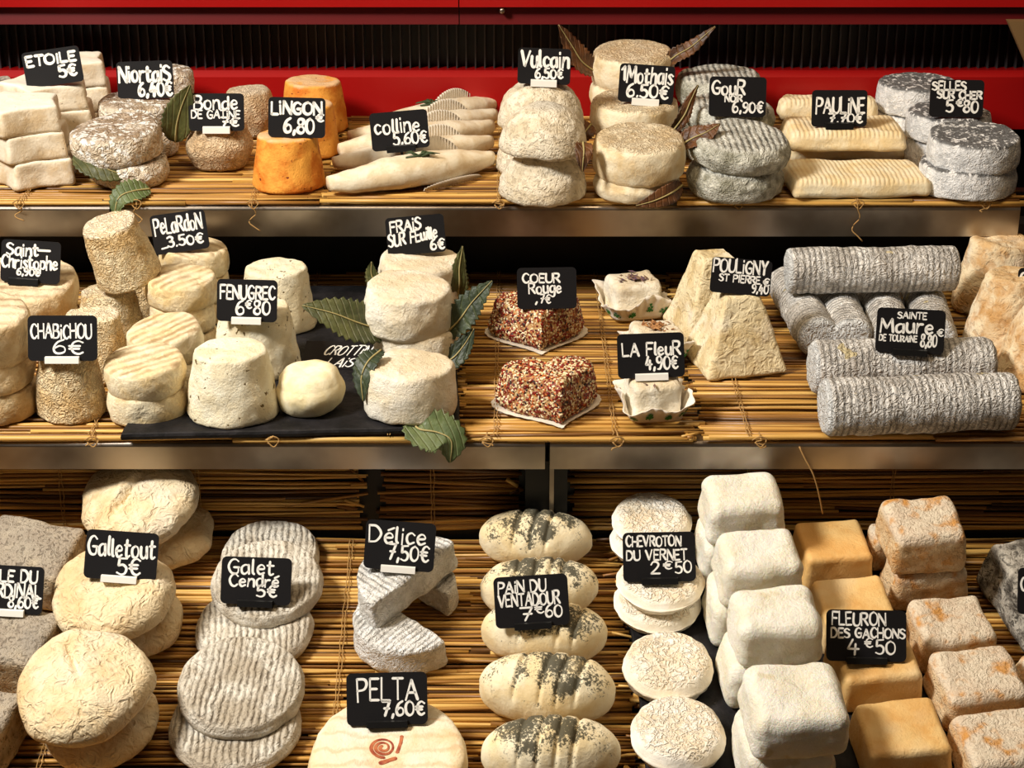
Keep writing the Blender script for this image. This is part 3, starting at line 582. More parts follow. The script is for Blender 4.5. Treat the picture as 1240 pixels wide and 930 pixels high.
# boat-shaped cheeses
def boat(px0, py0, px1, py1, wd, h, label, seed, sprig=False, arch=1.0):
    A = hit(px0, py0, TOP, 0); B = hit(px1, py1, TOP, 0); d = B-A; Lg = d.length; yaw = atan2(d.y, d.x)
    C = (A+B)/2; n = 44; m = 20; vs = []; fs = []; sd = Vector((seed*3.7, seed, 0))
    for i in range(n+1):
        t = i/n; x = (t-.5)*Lg; k = max(.05, sin(pi*(.06+.88*t)))**.75; hw = wd/2*k; hh = h*(.30+.70*k**1.2); bend = -.012*arch*(1-(2*t-1)**2); z0 = .004*abs(2*t-1)**3
        for j in range(m):
            a_ = 2*pi*j/m; c_, s_ = cos(a_), sin(a_)
            vs.append(Vector((x, bend+hw*abs(c_)**.85*(1 if c_ > 0 else -1), z0+max(0, hh*.5+hh*.5*abs(s_)**.8*(1 if s_ > 0 else -1)))))
    for i in range(n): fs += [[i*m+j, (i+1)*m+j, (i+1)*m+(j+1) % m, i*m+(j+1) % m] for j in range(m)]
    fs += [list(range(m)), list(range(n*m, n*m+m))[::-1]]
    v, f = finish(vs, fs, .0016, 35, .0004, 150, sd, None)
    o = mesh_obj('boat_cheese', v, f, M['boat']); o.matrix_world = Matrix.Translation(C) @ Matrix.Rotation(yaw, 4, 'Z'); tag(o, label, 'cheese', 'boat-shaped cheeses')
    # pleated paper band along the near side
    pv = []; pf = []; q = 46
    for i in range(q+1):
        t = .46+.40*i/q; x = (t-.5)*Lg; k = max(.05, sin(pi*(.06+.88*t)))**.75; ed = sin(pi*i/q)**.5; pl_ = .0011*(1 if i % 2 else -1)
        bend = -.012*arch*(1-(2*t-1)**2)
        for a_, hz in ((-1, .0005), (-1.03, h*.12*ed+.001), (-1.06-.05*ed, h*.22*ed+.0012)):
            pv.append(Vector((x, bend+wd/2*k*a_-.0012+pl_, hz)))
        for a_, hz in ((1.05, .0005), (1.08, h*.6*ed+.001), (1.02, h*1.22*ed+.0012)):
            pv.append(Vector((x, bend+wd/2*k*a_+.001+pl_, hz)))
    for i in range(q): pf += [[i*6+a_, (i+1)*6+a_, (i+1)*6+a_+1, i*6+a_+1] for a_ in (0, 1, 3, 4)]
    p = mesh_obj('pleated_paper', pv, pf, M['paper'], o); md = p.modifiers.new('thick', 'SOLIDIFY'); md.thickness = .0003
    p['label'] = 'white pleated paper band'
    return dict(o=o, C=C+Vector((0, 0, 0)), r=wd/2, h=h, s=TOP, M=o.matrix_world.copy(), L=Lg)
bl = ['frontmost long pale boat-shaped cheese with a dark sprig on it', 'boat-shaped pale cheese second from the shelf front, behind the sprig-topped one', 'boat-shaped pale cheese third from the shelf front', 'boat-shaped pale cheese fourth from the front, second from the red bar', 'rearmost boat-shaped pale cheese in front of the red bar, carrying a sprig']
bt = [boat(398, 236, 596, 204, .044, .030, bl[0], 1), boat(404, 209, 596, 183, .038, .026, bl[1], 2), boat(411, 192, 596, 164, .038, .026, bl[2], 3), boat(424, 176, 600, 149, .036, .025, bl[3], 4), boat(452, 160, 604, 134, .036, .024, bl[4], 5)]
def sprig(px, py, bo, label):
    C = bo['C']; P = hit(px, py, TOP, bo['h']-.0015); b = MB(); rng = random.Random(int(px))
    for k in range(11):
        a_ = rng.uniform(-.5, 3.6); l_ = rng.uniform(.012, .019); d = Vector((cos(a_), sin(a_)*.8, .12)); p0 = Vector((rng.uniform(-.003, .003), rng.uniform(-.002, .002), .0015))
        b.tube([p0, p0+d*l_*.5+Vector((0, 0, .002)), p0+d*l_], [.0007, .0011, .0003], 5)
    b.tube([(-.012, -.003, .001), (0, 0, .0022), (.010, .004, .001)], .0009, 5)
    o = b.build('herb_sprig', M['sprig']); o.location = P; tag(o, label, 'herb sprig')
sprig(507, 191, bt[0], 'small dark green herb sprig on the frontmost boat-shaped cheese')
sprig(523, 128, bt[4], 'dark green herb sprig on the rearmost boat-shaped cheese')
def mk_dome(r, h, it, sd): return revolve(*prof_dome(r, h, .86, .004), circle(72), .0018, 40, .0009, 170, sd)
def domes(cx, yb, w_, hp, dxs, lbs, tl=((0, 0), (0, 0))):
    return pile('dome_cheese', mk_dome, 'dome', TOP, cx, yb, [dict(w=w_, hp=hp, lift=.043, dx=d, label=l, tilt=t) for d, l, t in zip(dxs, lbs, tl)])
v1 = domes(657, 252, 106, 56, (0, 1), ('lower white dome cheese of the front pair right of the boat-shaped cheeses', 'upper white dome cheese of the front pair, bluish patch on top'), ((0, 0), (0, 2)))
v2 = domes(652, 219, 104, 55, (0, 3), ('lower dome cheese of the rear pair, mostly hidden', 'upper dome cheese of the rear pair, carrying the sign priced 6,50 at its peak'))
md = mk_disc(.14, .03, lump=.0016, fine=.0008)
m1 = pile('disc_cheese', md, 'mothais', TOP, 770, 250, [dict(w=102, hp=26, label='lower cream disc cheese of the front leaf-wrapped pair beside the domes'), dict(w=108, hp=45, dx=3, tilt=(7, 0), label='upper cream disc cheese of the front pair with finely wrinkled top')])
m2 = pile('disc_cheese', md, 'mothais', TOP, 770, 207, [dict(w=100, hp=33, label='lower cream disc cheese of the second pair among dry leaves'), dict(w=102, hp=40, dx=-4, tilt=(4, 0), label='cream disc cheese that carries the sign priced 6.50 among dry leaves')])
m3 = pile('disc_cheese', md, 'mothais', TOP, 764, 172, [dict(w=92, hp=30, label='bottom cream disc cheese of the tall rear stack'), dict(w=94, hp=30, label='middle cream disc cheese of the tall rear stack', dx=-3), dict(w=96, hp=38, label='topmost cream disc cheese of the tall rear stack between two dry leaves', tilt=(6, 0))])
gd = mk_disc(.20, .03, lump=.002, fine=.0008)
g2 = pile('disc_cheese', gd, 'gour', TOP, 889, 249, [dict(w=115, hp=36, spin=0, yaw=8, label='lower grey ash disc cheese of the front pair left of the pale slabs'), dict(w=117, hp=34, dx=4, tilt=(6, 3), spin=0, yaw=4, label='upper grey disc cheese of the front pair with ridged ash top')])
g3 = pile('disc_cheese', gd, 'gour', TOP, 880, 205, [dict(w=104, hp=34, spin=0, label='lower grey ash disc cheese of the second pair behind the ridged one'), dict(w=104, hp=32, dx=2, tilt=(2, 3), spin=0, label='upper grey ash disc cheese of the second pair under the sign priced 6,90')])
g4 = pile('disc_cheese', gd, 'gour', TOP, 868, 172, [dict(w=98, hp=33, spin=0, label='lower grey ash disc cheese at the back near the red bar'), dict(w=100, hp=38, dx=0, spin=0, label='upper grey ash disc cheese at the back near the red bar')])
def mk_slab(r, h, it, sd): return rbox(r, r*it['d'], h, h*.35, .94, 14, .0022, 30, .0006, 150, sd)
sl = []
def slab(cx, yb, w_, d, h, lift, lb, yaw=3):
    global sl
    sl += pile('slab_cheese', mk_slab, 'pauline', TOP, cx, yb, [dict(w=w_, h=h, d=d, yaw=yaw, spin=0, label=lb)], lift=lift, dr=d)
slab(1034, 242, 170, .60, .019, 0, 'creamy slab cheese with ribbed top at the shelf front')
slab(1022, 196, 152, .64, .022, 0, 'creamy slab cheese lying behind the front ribbed slab', 1)
slab(1020, 186, 146, .60, .021, .0225, 'upper creamy slab cheese stacked on the rear slab below the sign priced 7.70', 1)
slab(1004, 149, 124, .34, .023, 0, 'creamy slab cheese under another against the red bar', 1)
slab(1000, 148, 120, .32, .022, .0235, 'flat creamy slab cheese at the back against the red bar, under nothing', 1)
sl[-1]['o']['label'] = 'flat creamy slab cheese lying uppermost at the back against the red bar'
sd_ = mk_disc(.06, .02, rt=.96, lump=.0014, fine=.0008)
s1 = pile('disc_cheese', sd_, 'selles', TOP, 1169, 245, [dict(w=117, hp=33, label='lower blue-grey disc cheese of the front pair at the right end of the top shelf'), dict(w=110, hp=33, dx=5, tilt=(4, 0), label='upper ash-topped blue-grey disc cheese of the front pair at the right end')])
s2 = pile('disc_cheese', sd_, 'selles', TOP, 1144, 210, [dict(w=98, hp=32, label='lower blue-grey disc cheese of the middle pair under the sign priced 5.80'), dict(w=102, hp=30, label='upper blue-grey disc cheese of the middle pair under the sign priced 5.80')])
s3 = pile('disc_cheese', sd_, 'selles', TOP, 1108, 178, [dict(w=98, hp=33, label='lower blue-grey disc cheese of the rear pair beside the slabs'), dict(w=98, hp=33, dx=-1, label='upper ash-topped disc cheese of the rear pair beside the slabs')])
# ============================================================ MIDDLE SHELF
tm_ = mk_disc(.09, .03, lump=.0022, fine=.0006)
t1 = pile('tomme_cheese', tm_, 'tomme', MID, -12, 520, [dict(w=116, hp=35, spin=0, label="bottom flat round cheese of the front stack at the middle shelf's far left"), dict(w=118, hp=36, dx=-3, spin=0, label="middle flat round cheese of the front stack at the middle shelf's far left"), dict(w=120, hp=52, dx=-4, spin=0, tilt=(5, 3), label="topmost flat round cheese of the front stack at the middle shelf's far left")])
t2 = pile('tomme_cheese', tm_, 'tomme', MID, 32, 424, [dict(w=126, hp=30, spin=0, label='lower large flat round cheese of the rear stack left of the tan cones'), dict(w=134, hp=38, dx=-3, spin=0, tilt=(8, 2), label='large flat round cheese leaning under the sign priced 6,90 at the left edge')])
ck = mk_cone(.80, .07, .03, .0018, .0007)
c1 = pile('cone_cheese', ck, 'chabi', MID, 88, 515, [dict(w=84, hp=73, label='wrinkled tan cone cheese in front, under the sign priced 6 euro')])
c2 = pile('cone_cheese', ck, 'chabi', MID, 118, 468, [dict(w=80, hp=72, label='tan cone cheese just behind and right of the one with the sign')])
c3 = pile('cone_cheese', ck, 'chabi', MID, 137, 436, [dict(w=80, hp=70, label='tan cone cheese with orange-tinged flat top below the tilted cone')])
c4 = pile('cone_cheese', ck, 'chabi', MID, 156, 402, [dict(w=76, hp=58, label='shaded tan cone cheese rearmost under the tilted one')])
c5 = pile('cone_cheese', ck, 'chabi', MID, 158, 348, [dict(w=80, hp=72, tilt=(12, -14), label='tan cone cheese lying tilted on top of the other cones, highest of all')], lift=.0685)
pk = mk_disc(.11, .03, lump=.0016, fine=.0006)
p1 = pile('disc_cheese', pk, 'pelardon', MID, 181, 521, [dict(w=94, hp=36, yaw=20, label='lower cream disc cheese of the front pair left of the big white cones'), dict(w=94, hp=34, dx=0, tilt=(7, -3), yaw=-60, label='upper cream disc cheese of the front pair with crossed grooves on top')])
p2 = pile('disc_cheese', pk, 'pelardon', MID, 206, 480, [dict(w=86, hp=34, yaw=15, label='lower cream disc cheese of the second pair, hidden behind the front pair'), dict(w=88, hp=34, tilt=(6, -6), yaw=-50, label='upper cream disc cheese of the second pair with ribbed tilted top')])
p3 = pile('disc_cheese', pk, 'pelardon', MID, 224, 440, [dict(w=78, hp=31, yaw=15, label='bottom cream disc cheese of the third stack behind the ribbed one'), dict(w=78, hp=31, yaw=60, label='middle cream disc cheese of the third stack behind the ribbed one'), dict(w=82, hp=31, dx=1, tilt=(4, 0), yaw=-40, label='topmost cream disc cheese of the third stack left of the white cones')])
p4 = pile('disc_cheese', pk, 'pelardon', MID, 240, 402, [dict(w=76, hp=30, label='bottom cream disc cheese of the rearmost stack'), dict(w=78, hp=30, label='middle cream disc cheese of the rearmost stack'), dict(w=80, hp=30, label='topmost cream disc cheese of the rearmost stack under the sign priced 3.50', tilt=(0, 2))])
fk = mk_cone(.80, .08, .02, .0020, .0007)
f1 = pile('drum_cheese', fk, 'fenugrec', MID, 283, 521, [dict(w=110, hp=76, label='large white cone-shaped cheese with herb specks at the slate front')], lift=LS)
f2 = pile('drum_cheese', fk, 'fenugrec', MID, 312, 464, [dict(w=104, hp=74, label='white herb-specked cone cheese carrying the sign priced 6.80')], lift=LS)
f3 = pile('drum_cheese', fk, 'fenugrec', MID, 337, 410, [dict(w=92, hp=70, label='white herb-specked cone cheese rearmost of the three on the slate')], lift=LS)
cr1 = pile('drum_cheese', mk_disc(.42, .07, rt=.92, lump=.0018, fine=.0003), 'crottin', MID, 378, 510, [dict(w=80, hp=50, tilt=(3, -4), yaw=40, label='small smooth cream round cheese alone on the slate')], lift=LS)
fr = mk_disc(.11, .03, rt=.96, lump=.0020, fine=.0007)
q1 = pile('drum_cheese', fr, 'frais', MID, 498, 518, [dict(w=110, hp=56, label='white drum cheese at the shelf front sitting on a hanging green leaf')], lift=LS+.001)
q2 = pile('drum_cheese', fr, 'frais', MID, 505, 464, [dict(w=104, hp=50, label='lower white drum cheese of the middle pair between green leaves'), dict(w=106, hp=50, dx=-10, tilt=(5, 2), label='upper white drum cheese of the middle pair between green leaves')], lift=LS+.001)
q3 = pile('drum_cheese', fr, 'frais', MID, 508, 424, [dict(w=100, hp=48, label='lower white drum cheese of the rear pair under the sign priced 6 euro'), dict(w=102, hp=46, tilt=(2, 4), label='upper white drum cheese of the rear pair under the sign priced 6 euro')], lift=LS+.001)
# hearts
def heart(cx, yb, w_, h, yaw, lb, seed, plb):
    P = hit(cx, yb, MID); sc = scale_at(P); r = w_/2/sc; C = P+MID.u*(r*1.05)
    Mx = Matrix.Translation(C) @ Matrix.Rotation(R(yaw), 4, 'Z')
    v, f = revolve(*prof_drum(r, r*.90, h, .007, 0, 0, 0, 8, 14), HEART, .0018, 40, .0008, 200, seed)
    pv = []; n = len(HEART)
    for k, z in ((1.10, .0004), (1.10, .0009)): pv += [Vector((x*r*k*(1+.012*sin(i*2.1)), y*r*k*(1+.012*sin(i*2.1)), z)) for i, (x, y) in enumerate(HEART)]
    o = mesh_obj('paper_liner', pv, [list(range(n))[::-1], list(range(n, 2*n))]+[[i, (i+1) % n, (i+1) % n+n, i+n] for i in range(n)], M['paper'], None, False)
    o.matrix_world = Mx; tag(o, plb, 'paper liner')
    c = mesh_obj('heart_cheese', v, f, M['seedbase']); c.matrix_world = Mx @ Matrix.Translation((0, 0, .001)); tag(c, lb, 'cheese')
    me = c.data; rng = random.Random(seed); b = MB()
    fl = [p for p in me.polygons if p.center.z > .002]; ar = [p.area for p in fl]
    ico = [(1, 0, 0), (-1, 0, 0), (0, 1, 0), (0, -1, 0), (0, 0, 1), (0, 0, -1), (.7, .7, 0), (-.7, .7, 0), (.7, -.7, 0), (-.7, -.7, 0)]
    for p in rng.choices(fl, ar, k=3400):
        vv = [me.vertices[i].co for i in p.vertices]; a_, b_ = rng.random(), rng.random(); a3 = vv[0].lerp(vv[1], a_); b3 = vv[-1].lerp(vv[2 if len(vv) > 3 else 2], a_); q = a3.lerp(b3, b_)
        nn = p.normal; t1_ = nn.cross(Vector((rng.uniform(-1, 1), rng.uniform(-1, 1), rng.uniform(-1, 1)))).normalized(); t2_ = nn.cross(t1_)
        L_ = rng.uniform(.0010, .0019); W2 = L_*rng.uniform(.55, .9); T_ = W2*.8; q = q+nn*.0004
        b.add([q+t1_*L_, q+t2_*W2*.8+t1_*L_*.3, q-t1_*L_*.9+t2_*W2*.4, q-t1_*L_*.9-t2_*W2*.4, q-t2_*W2*.8+t1_*L_*.3, q+nn*T_], [(0, 1, 5), (1, 2, 5), (2, 3, 5), (3, 4, 5), (4, 0, 5)])
    s_ = b.build('seed_coating', M['seed'], c); s_['kind'] = 'stuff'; s_['label'] = 'dense coat of red, black and pale seeds'
    return dict(o=c, C=C, r=r, h=h+.002, s=MID)
h1 = heart(668, 522, 132, .034, 12, 'heart-shaped cheese crusted in red and pale seeds at the shelf front', 5, 'white paper under the front seed-crusted heart')
h2 = heart(652, 432, 122, .034, 4, 'seed-crusted heart cheese behind, carrying the sign priced 7 euro', 6, 'white paper under the rear seed-crusted heart')
# flower-topped cheeses in printed paper cups
def flower(cx, yb, w_, lb, top, seed, yaw):
    P = hit(cx, yb, MID); sc = scale_at(P); r = w_/2/sc; C = P+MID.u*r*.9; rng = random.Random(seed); hh = r*1.05
    v, f = rbox(r*.74, r*.74, hh, r*.18, .93, 10, .0022, 45, .0007, 150, seed)
    o = mesh_obj('wrapped_cheese', v, f, M['frais']); Mx = Matrix.Translation(C+Vector((0, 0, .001))) @ Matrix.Rotation(R(yaw), 4, 'Z'); o.matrix_world = Mx; tag(o, lb, 'cheese')
    def cup(t, k):                        # t around, k from foot to rim
        a_ = 2*pi*t; c_, s_ = cos(a_), sin(a_); sq = (abs(c_)**5+abs(s_)**5)**(-1/5)
        pl_ = 1+.035*k*sin(a_*22)+.12*k*k*max(0, cos(4*a_+pi))**3
        rr = r*(.76+.20*k**1.5)*sq*pl_; hz = .0008+hh*(.50+.26*sin(a_*2+seed)*.6+.12*sin(a_*5+seed*2))*k
        return Vector((rr*c_, rr*s_, hz))
    n = 132; m = 6; pv = []; pf = []
    for j in range(m+1): pv += [cup(i/n, j/m) for i in range(n)]
    for j in range(m): pf += [[j*n+i, j*n+(i+1) % n, (j+1)*n+(i+1) % n, (j+1)*n+i] for i in range(n)]
    p = mesh_obj('paper_cup', pv, pf, M['paper'], o); md_ = p.modifiers.new('thick', 'SOLIDIFY'); md_.thickness = .0004
    p['label'] = 'pleated white paper cup with green print'
    b = MB()
    for tt in (.63, .70, .80, .87, .95, .56):          # printed green sprays
        for (dt, k, st_) in ((0, .38, .0035), (-.010, .48, .0022), (.010, .50, .0022), (0, .60, .0026), (-.014, .36, .0018), (.014, .36, .0018)):
            c0 = cup(tt+dt, k); tx = (cup(tt+dt+.004, k)-c0).normalized(); tz = (cup(tt+dt, k+.03)-c0).normalized(); nn = tx.cross(tz); 
            if nn.dot(Vector((c0.x, c0.y, 0))) < 0: nn = -nn
            q = c0+nn*.0009; b.add([q+(tx*cos(2*pi*i/7)+tz*sin(2*pi*i/7))*st_*.75*(1 if i % 2 else .7) for i in range(7)], [list(range(7))])
    g_ = b.build('green_print', M['green'], p, False)
    b = MB()
    for k in range(46):
        a_ = rng.uniform(0, 6.28); d = abs(rng.gauss(0, .28))*r; q = Vector((d*cos(a_), d*sin(a_), hh+rng.uniform(-.0006, .002))); t_ = Vector((rng.uniform(-1, 1), rng.uniform(-1, 1), rng.uniform(-.2, .5))).normalized(); s_ = t_.cross(Vector((0, 0, 1))).normalized()
        L_ = rng.uniform(.003, .006); b.add([q-t_*L_, q+s_*L_*.4, q+t_*L_, q-s_*L_*.4, q+Vector((0, 0, .001))], [(0, 1, 4), (1, 2, 4), (2, 3, 4), (3, 0, 4)])
    b.build('topping', M[top], o)
    return dict(o=o, C=C, r=r, h=hh, s=MID)
w1 = flower(793, 516, 88, 'small white cheese in a printed paper cup below the sign priced 4,90', 'petal', 2, 8)
w2 = flower(796, 448, 80, 'paper-cupped white cheese with toasted brown topping behind the sign priced 4,90', 'nut', 3, 12)
w3 = flower(768, 392, 84, 'paper-cupped white cheese with dark petals on top at the back', 'petal', 4, 14)
# pyramids
def mk_pyr(r, h, it, sd): return rbox(r, r, h, r*.12, .40, 14, .0018, 38, .0006, 150, sd)
y1 = pile('pyramid_cheese', mk_pyr, 'pouligny', MID, 889, 462, [dict(w=104, h=.067, yaw=14, spin=0, label='wrinkled yellowish truncated pyramid cheese in front beside the grey logs')], dr=1.15)
y2 = pile('pyramid_cheese', mk_pyr, 'pouligny', MID, 862, 418, [dict(w=96, h=.073, yaw=14, spin=0, label='truncated pyramid cheese behind, under the sign priced 9,40')], dr=1.15)
# logs
def log(c0, c1, dpx, lb, z0, seed, rad=None):
    """axis ends seen at pixels c0 and c1; the log's underside lies at height z0"""
    r = rad or dpx/2/scale_at(hit(c0[0], c0[1], MID, z0)); A = hit(c0[0], c0[1], MID, z0+r); B = hit(c1[0], c1[1], MID, z0+r); d = B-A; L = d.length
    p, zt = prof_drum(r, r, L, .005, 0, 0, 0, 40, 7); v, f = revolve(p, zt, circle(48), .0014, 40, .0009, 170, seed, None)
    o = mesh_obj('log_cheese', v, f, M['log']); o.matrix_world = Matrix.Translation(A) @ d.to_track_quat('Z', 'Y').to_matrix().to_4x4(); tag(o, lb, 'cheese')
    return dict(o=o, C=(A+B)/2, r=r, h=2*r+z0, s=MID)
rl = 34.5/scale_at(hit(1100, 500, MID))
l1 = log((996, 493), (1228, 485), 69, 'grey wrinkled log cheese lying at the shelf front, whole length visible', 0, 3, rl)
l2 = log((982, 445), (1200, 440), 62, 'second grey log cheese from the shelf front, parallel to the front one', 0, 4, rl*.97)
ll = ['grey log cheese pointing forward, leftmost of the four under the crosswise log', 'grey log cheese pointing forward, second of four under the crosswise log', 'grey log cheese pointing forward, third of four under the crosswise log', 'grey log cheese pointing forward, rightmost of four under the crosswise log']
for i, (xa, xb) in enumerate(((992, 952), (1032, 1004), (1082, 1058), (1134, 1112))): log((xa, 410), (xb, 342), 50, ll[i], 0, 10+i, .0186)
l3 = log((952, 328), (1158, 325), 58, 'grey log cheese lying crosswise on top of four others', .0372, 9, .0208)
kc = mk_cone(.62, .14, .03, .0024, .0008, .001)
pile('cone_cheese', kc, 'cone', MID, 1205, 392, [dict(w=106, hp=84, rt=.70, label='tall tan cone cheese at the back right of the middle shelf')])
k2 = pile('cone_cheese', kc, 'cone', MID, 1220, 440, [dict(w=108, hp=88, label='mouldy tan cone cheese between the rear and front ones at the right edge')])
k3 = pile('cone_cheese', kc, 'cone', MID, 1262, 484, [dict(w=124, hp=96, rt=.5, label='mouldy tan cone cheese nearest the front, cut by the right edge')])
# ============================================================ LOWEST ROW
bk = mk_block(.93, .14, .86, .0028, .0010)
b1 = pile('block_cheese', bk, 'brick', RAMP, 42, 738, [dict(w=118, hp=44, yaw=-14, spin=0, label='grey-topped brick cheese at the back left of the lowest row')], dr=.86)
b2 = pile('block_cheese', bk, 'brick', RAMP, 14, 845, [dict(w=118, hp=46, yaw=-14, spin=0, label='grey-topped brick cheese under the sign priced 8,60')], dr=.86)
b3 = pile('block_cheese', bk, 'brick', RAMP, -30, 940, [dict(w=112, hp=44, yaw=-14, spin=0, label='grey-topped brick cheese at the bottom left corner')], dr=.86)
def mk_peb(r, h, it, sd):
    cre = it.get('crease', 0)
    def fx(w_, q, v):
        if cre and v.z > h*.55:
            t = v.x*cos(cre)+v.y*sin(cre); u = -v.x*sin(cre)+v.y*cos(cre); w_ = w_-Vector((0, 0, 1))*.0065*math.exp(-(t/.0034)**2)*max(0, min(1, (u+.012)/.02))*max(0, min(1, (.04-u)/.02))+Vector((0, 0, 1))*.002*math.exp(-((t-.008)/.006)**2)
        return w_
    return revolve(*prof_pebble(r, h), circle(96), .0042, 26, .0007, 150, sd, fx)
z1 = pile('round_cheese', mk_peb, 'pebble', RAMP, 198, 706, [dict(w=124, h=.030, yaw=10, label='lower cream pebble cheese of the rear pair', lift=.029), dict(w=146, h=.036, dx=-18, dy=.006, yaw=30, crease=2.2, tilt=(4, -10), label='upper cream pebble cheese of the rear pair with a crease on top')])
z2 = pile('round_cheese', mk_peb, 'pebble', RAMP, 158, 814, [dict(w=132, h=.030, yaw=10, label='lower cream pebble cheese of the middle pair', lift=.029), dict(w=146, h=.034, dx=-11, dy=-.004, yaw=70, tilt=(3, -4), label='upper cream pebble cheese of the middle pair under the sign priced 5 euro')])
z3 = pile('round_cheese', mk_peb, 'pebble', RAMP, 126, 944, [dict(w=140, h=.032, yaw=10, label='lower cream pebble cheese of the front pair', lift=.031), dict(w=167, h=.038, dx=-11, dy=.002, yaw=0, crease=.4, tilt=(3, -6), label='upper cream pebble cheese of the front pair, large with a folded crease')])
gk = mk_disc(.10, .02, rt=.97, lump=.0014, fine=.0006)
a3 = pile('flat_disc_cheese', gk, 'galet', RAMP, 328, 722, [dict(w=118, h=.015, yaw=4, spin=0, label='grey striped flat disc cheese rearmost, behind the signed one')])
a2 = pile('flat_disc_cheese', gk, 'galet', RAMP, 309, 820, [dict(w=142, h=.015, yaw=6, spin=0, label='grey striped flat disc cheese beneath the signed one'), dict(w=136, h=.016, dx=12, dy=.036, yaw=3, spin=0, tilt=(5, 0), label='grey striped flat disc cheese carrying the black-clipped sign priced 5 euro')])
a1 = pile('flat_disc_cheese', gk, 'galet', RAMP, 286, 948, [dict(w=158, h=.015, yaw=2, spin=0, label='grey striped flat disc cheese beneath the front one at the bottom edge'), dict(w=155, h=.016, dx=4, dy=.026, yaw=-4, spin=0, tilt=(4, 2), label='grey striped flat disc cheese in front, boldly ridged top fully visible')])
def mk_half(r, h, it, sd): return revolve(*prof_drum(r, r*.97, h, .004, 0, 0, 0, 7, 12), HALF, .0016, 40, .0008, 170, sd)
d1 = pile('half_disc_cheese', mk_half, 'delice', RAMP, 475, 818, [dict(w=134, h=.026, yaw=140, spin=0, label='white half-disc cheese lying lowest, in front under the other half')], dr=.62)
d3 = pile('half_disc_cheese', mk_half, 'delice', RAMP, 524, 742, [dict(w=84, h=.025, yaw=-40, spin=0, label='grey half-disc cheese at the right, behind the stacked halves')], dr=.7)
d2 = pile('half_disc_cheese', mk_half, 'delice', RAMP, 486, 742, [dict(w=146, h=.028, yaw=47, spin=0, tilt=(2, -4), label='white half-disc cheese resting on the other halves, carrying the sign priced 7,50')], lift=.0262, dr=.60)
def mk_loaf(r, h, it, sd):
    n, m = 110, 40; vs = []; fs = []; sv = Vector((sd*1.3, sd*.7, 3))
    for i in range(n+1):
        t = -1+2*(i+.35)/(n+.7); k = max(.02, 1-abs(t)**2.15)**.5; x = r*t
        for j in range(m):
            a_ = 2*pi*j/m; c_, s_ = cos(a_), sin(a_); y = r*.52*k*abs(c_)**.9*(1 if c_ > 0 else -1); q = max(.02, k)
            z = h*.36+(h*.64*q**.75*abs(s_)**.92 if s_ > 0 else -h*.36*min(1, q*1.35)*abs(s_)**.6)
            g_ = sum(math.exp(-((x-gx*r-y*.22)/.0017)**2) for gx in it['gr'])*max(0, min(1, (z-h*.52)/(h*.2)))
            vs.append(Vector((x, y, z-.0032*g_)))
    for i in range(n): fs += [[i*m+j, (i+1)*m+j, (i+1)*m+(j+1) % m, i*m+(j+1) % m] for j in range(m)]
    fs += [list(range(m)), list(range(n*m, n*m+m))[::-1]]
    return finish(vs, fs, .0014, 32, .0003, 150, sv, None)
lo = []
for i, (cx, yb, w_, h, gr) in enumerate(((648, 694, 136, .040, (-.30, 0, .28)), (652, 757, 142, .042, (-.36, -.05, .22, .42)), (658, 813, 151, .043, (-.3, .3, .55)), (662, 887, 166, .046, (-.38, 0, .24, .5)), (667, 966, 168, .046, (-.42, -.14, .12, .36)))):
    lb = ['rearmost oval loaf cheese dusted with ash at the foot of the black post', 'second oval loaf cheese from the post, behind the sign priced 7.60', 'third oval loaf cheese from the post, carrying the sign priced 7.60', 'fourth oval loaf cheese from the post, four ash slashes on top', 'frontmost oval loaf cheese, cut by the bottom edge'][i]
    q = pile('loaf_cheese', mk_loaf, 'loaf', RAMP, cx, yb, [dict(w=w_, h=h, yaw=(-2, 3, -3, -4, 2)[i], spin=0, gr=gr, label=lb)], 'oval ash-slashed loaf cheeses', dr=.52)[0]
    lo.append(q); me = q['o'].data; at = me.attributes.new('ash', 'FLOAT', 'POINT')
    at.data.foreach_set('value', [max(math.exp(-((v.co.x-gx*q['r']-v.co.y*.22)/.0026)**2) for gx in gr)*max(0, min(1, (v.co.z-h*.45)/(h*.2))) for v in me.vertices])
x1 = pile('wheel_cheese', mk_disc(.10, .03, lump=.0016, fine=.0004), 'wheel', RAMP, 471, 1012, [dict(w=187, h=.026, spin=0, yaw=0, label='large pale round cheese stamped with a red spiral at the bottom edge')])
b = MB(); pts = [Vector(((.0017+.0026*t/6.28*1.25)*cos(t+2.2), 0, (.0017+.0026*t/6.28*1.25)*sin(t+2.2))) for t in [i*.22 for i in range(70)]]
ribbon(b, pts, .0011); ribbon(b, [Vector((.0105, 0, -.004)), Vector((.0125, 0, .004)), Vector((.013, 0, .010))], .0016); ribbon(b, [Vector((-.001, 0, -.0145)), Vector((.004, 0, -.0125)), Vector((.009, 0, -.010))], .0018)
q = x1[0]; b.v = [Vector((v.x, v.z*1.0, 0)) for v in b.v]
P = hit(464, 905, RAMP, q['h']); loc = q['o'].matrix_world.inverted() @ P
dg = bpy.context.evaluated_depsgraph_get(); dg.update()
o_ = q['o']; vv = []
for v in b.v:
    p = Vector((v.x+loc.x, v.y+loc.y, .2)); ok, hp_, nn, _ = o_.ray_cast(p, Vector((0, 0, -1))); vv.append((hp_ if ok else Vector((p.x, p.y, q['h'])))+Vector((0, 0, .0003)))
b.v = vv; o = b.build('spiral_stamp', M['stamp'], o_, False); o['label'] = 'red-brown spiral stamped on the top'
ch = mk_disc(.32, .04, lump=.0012, fine=.0008)
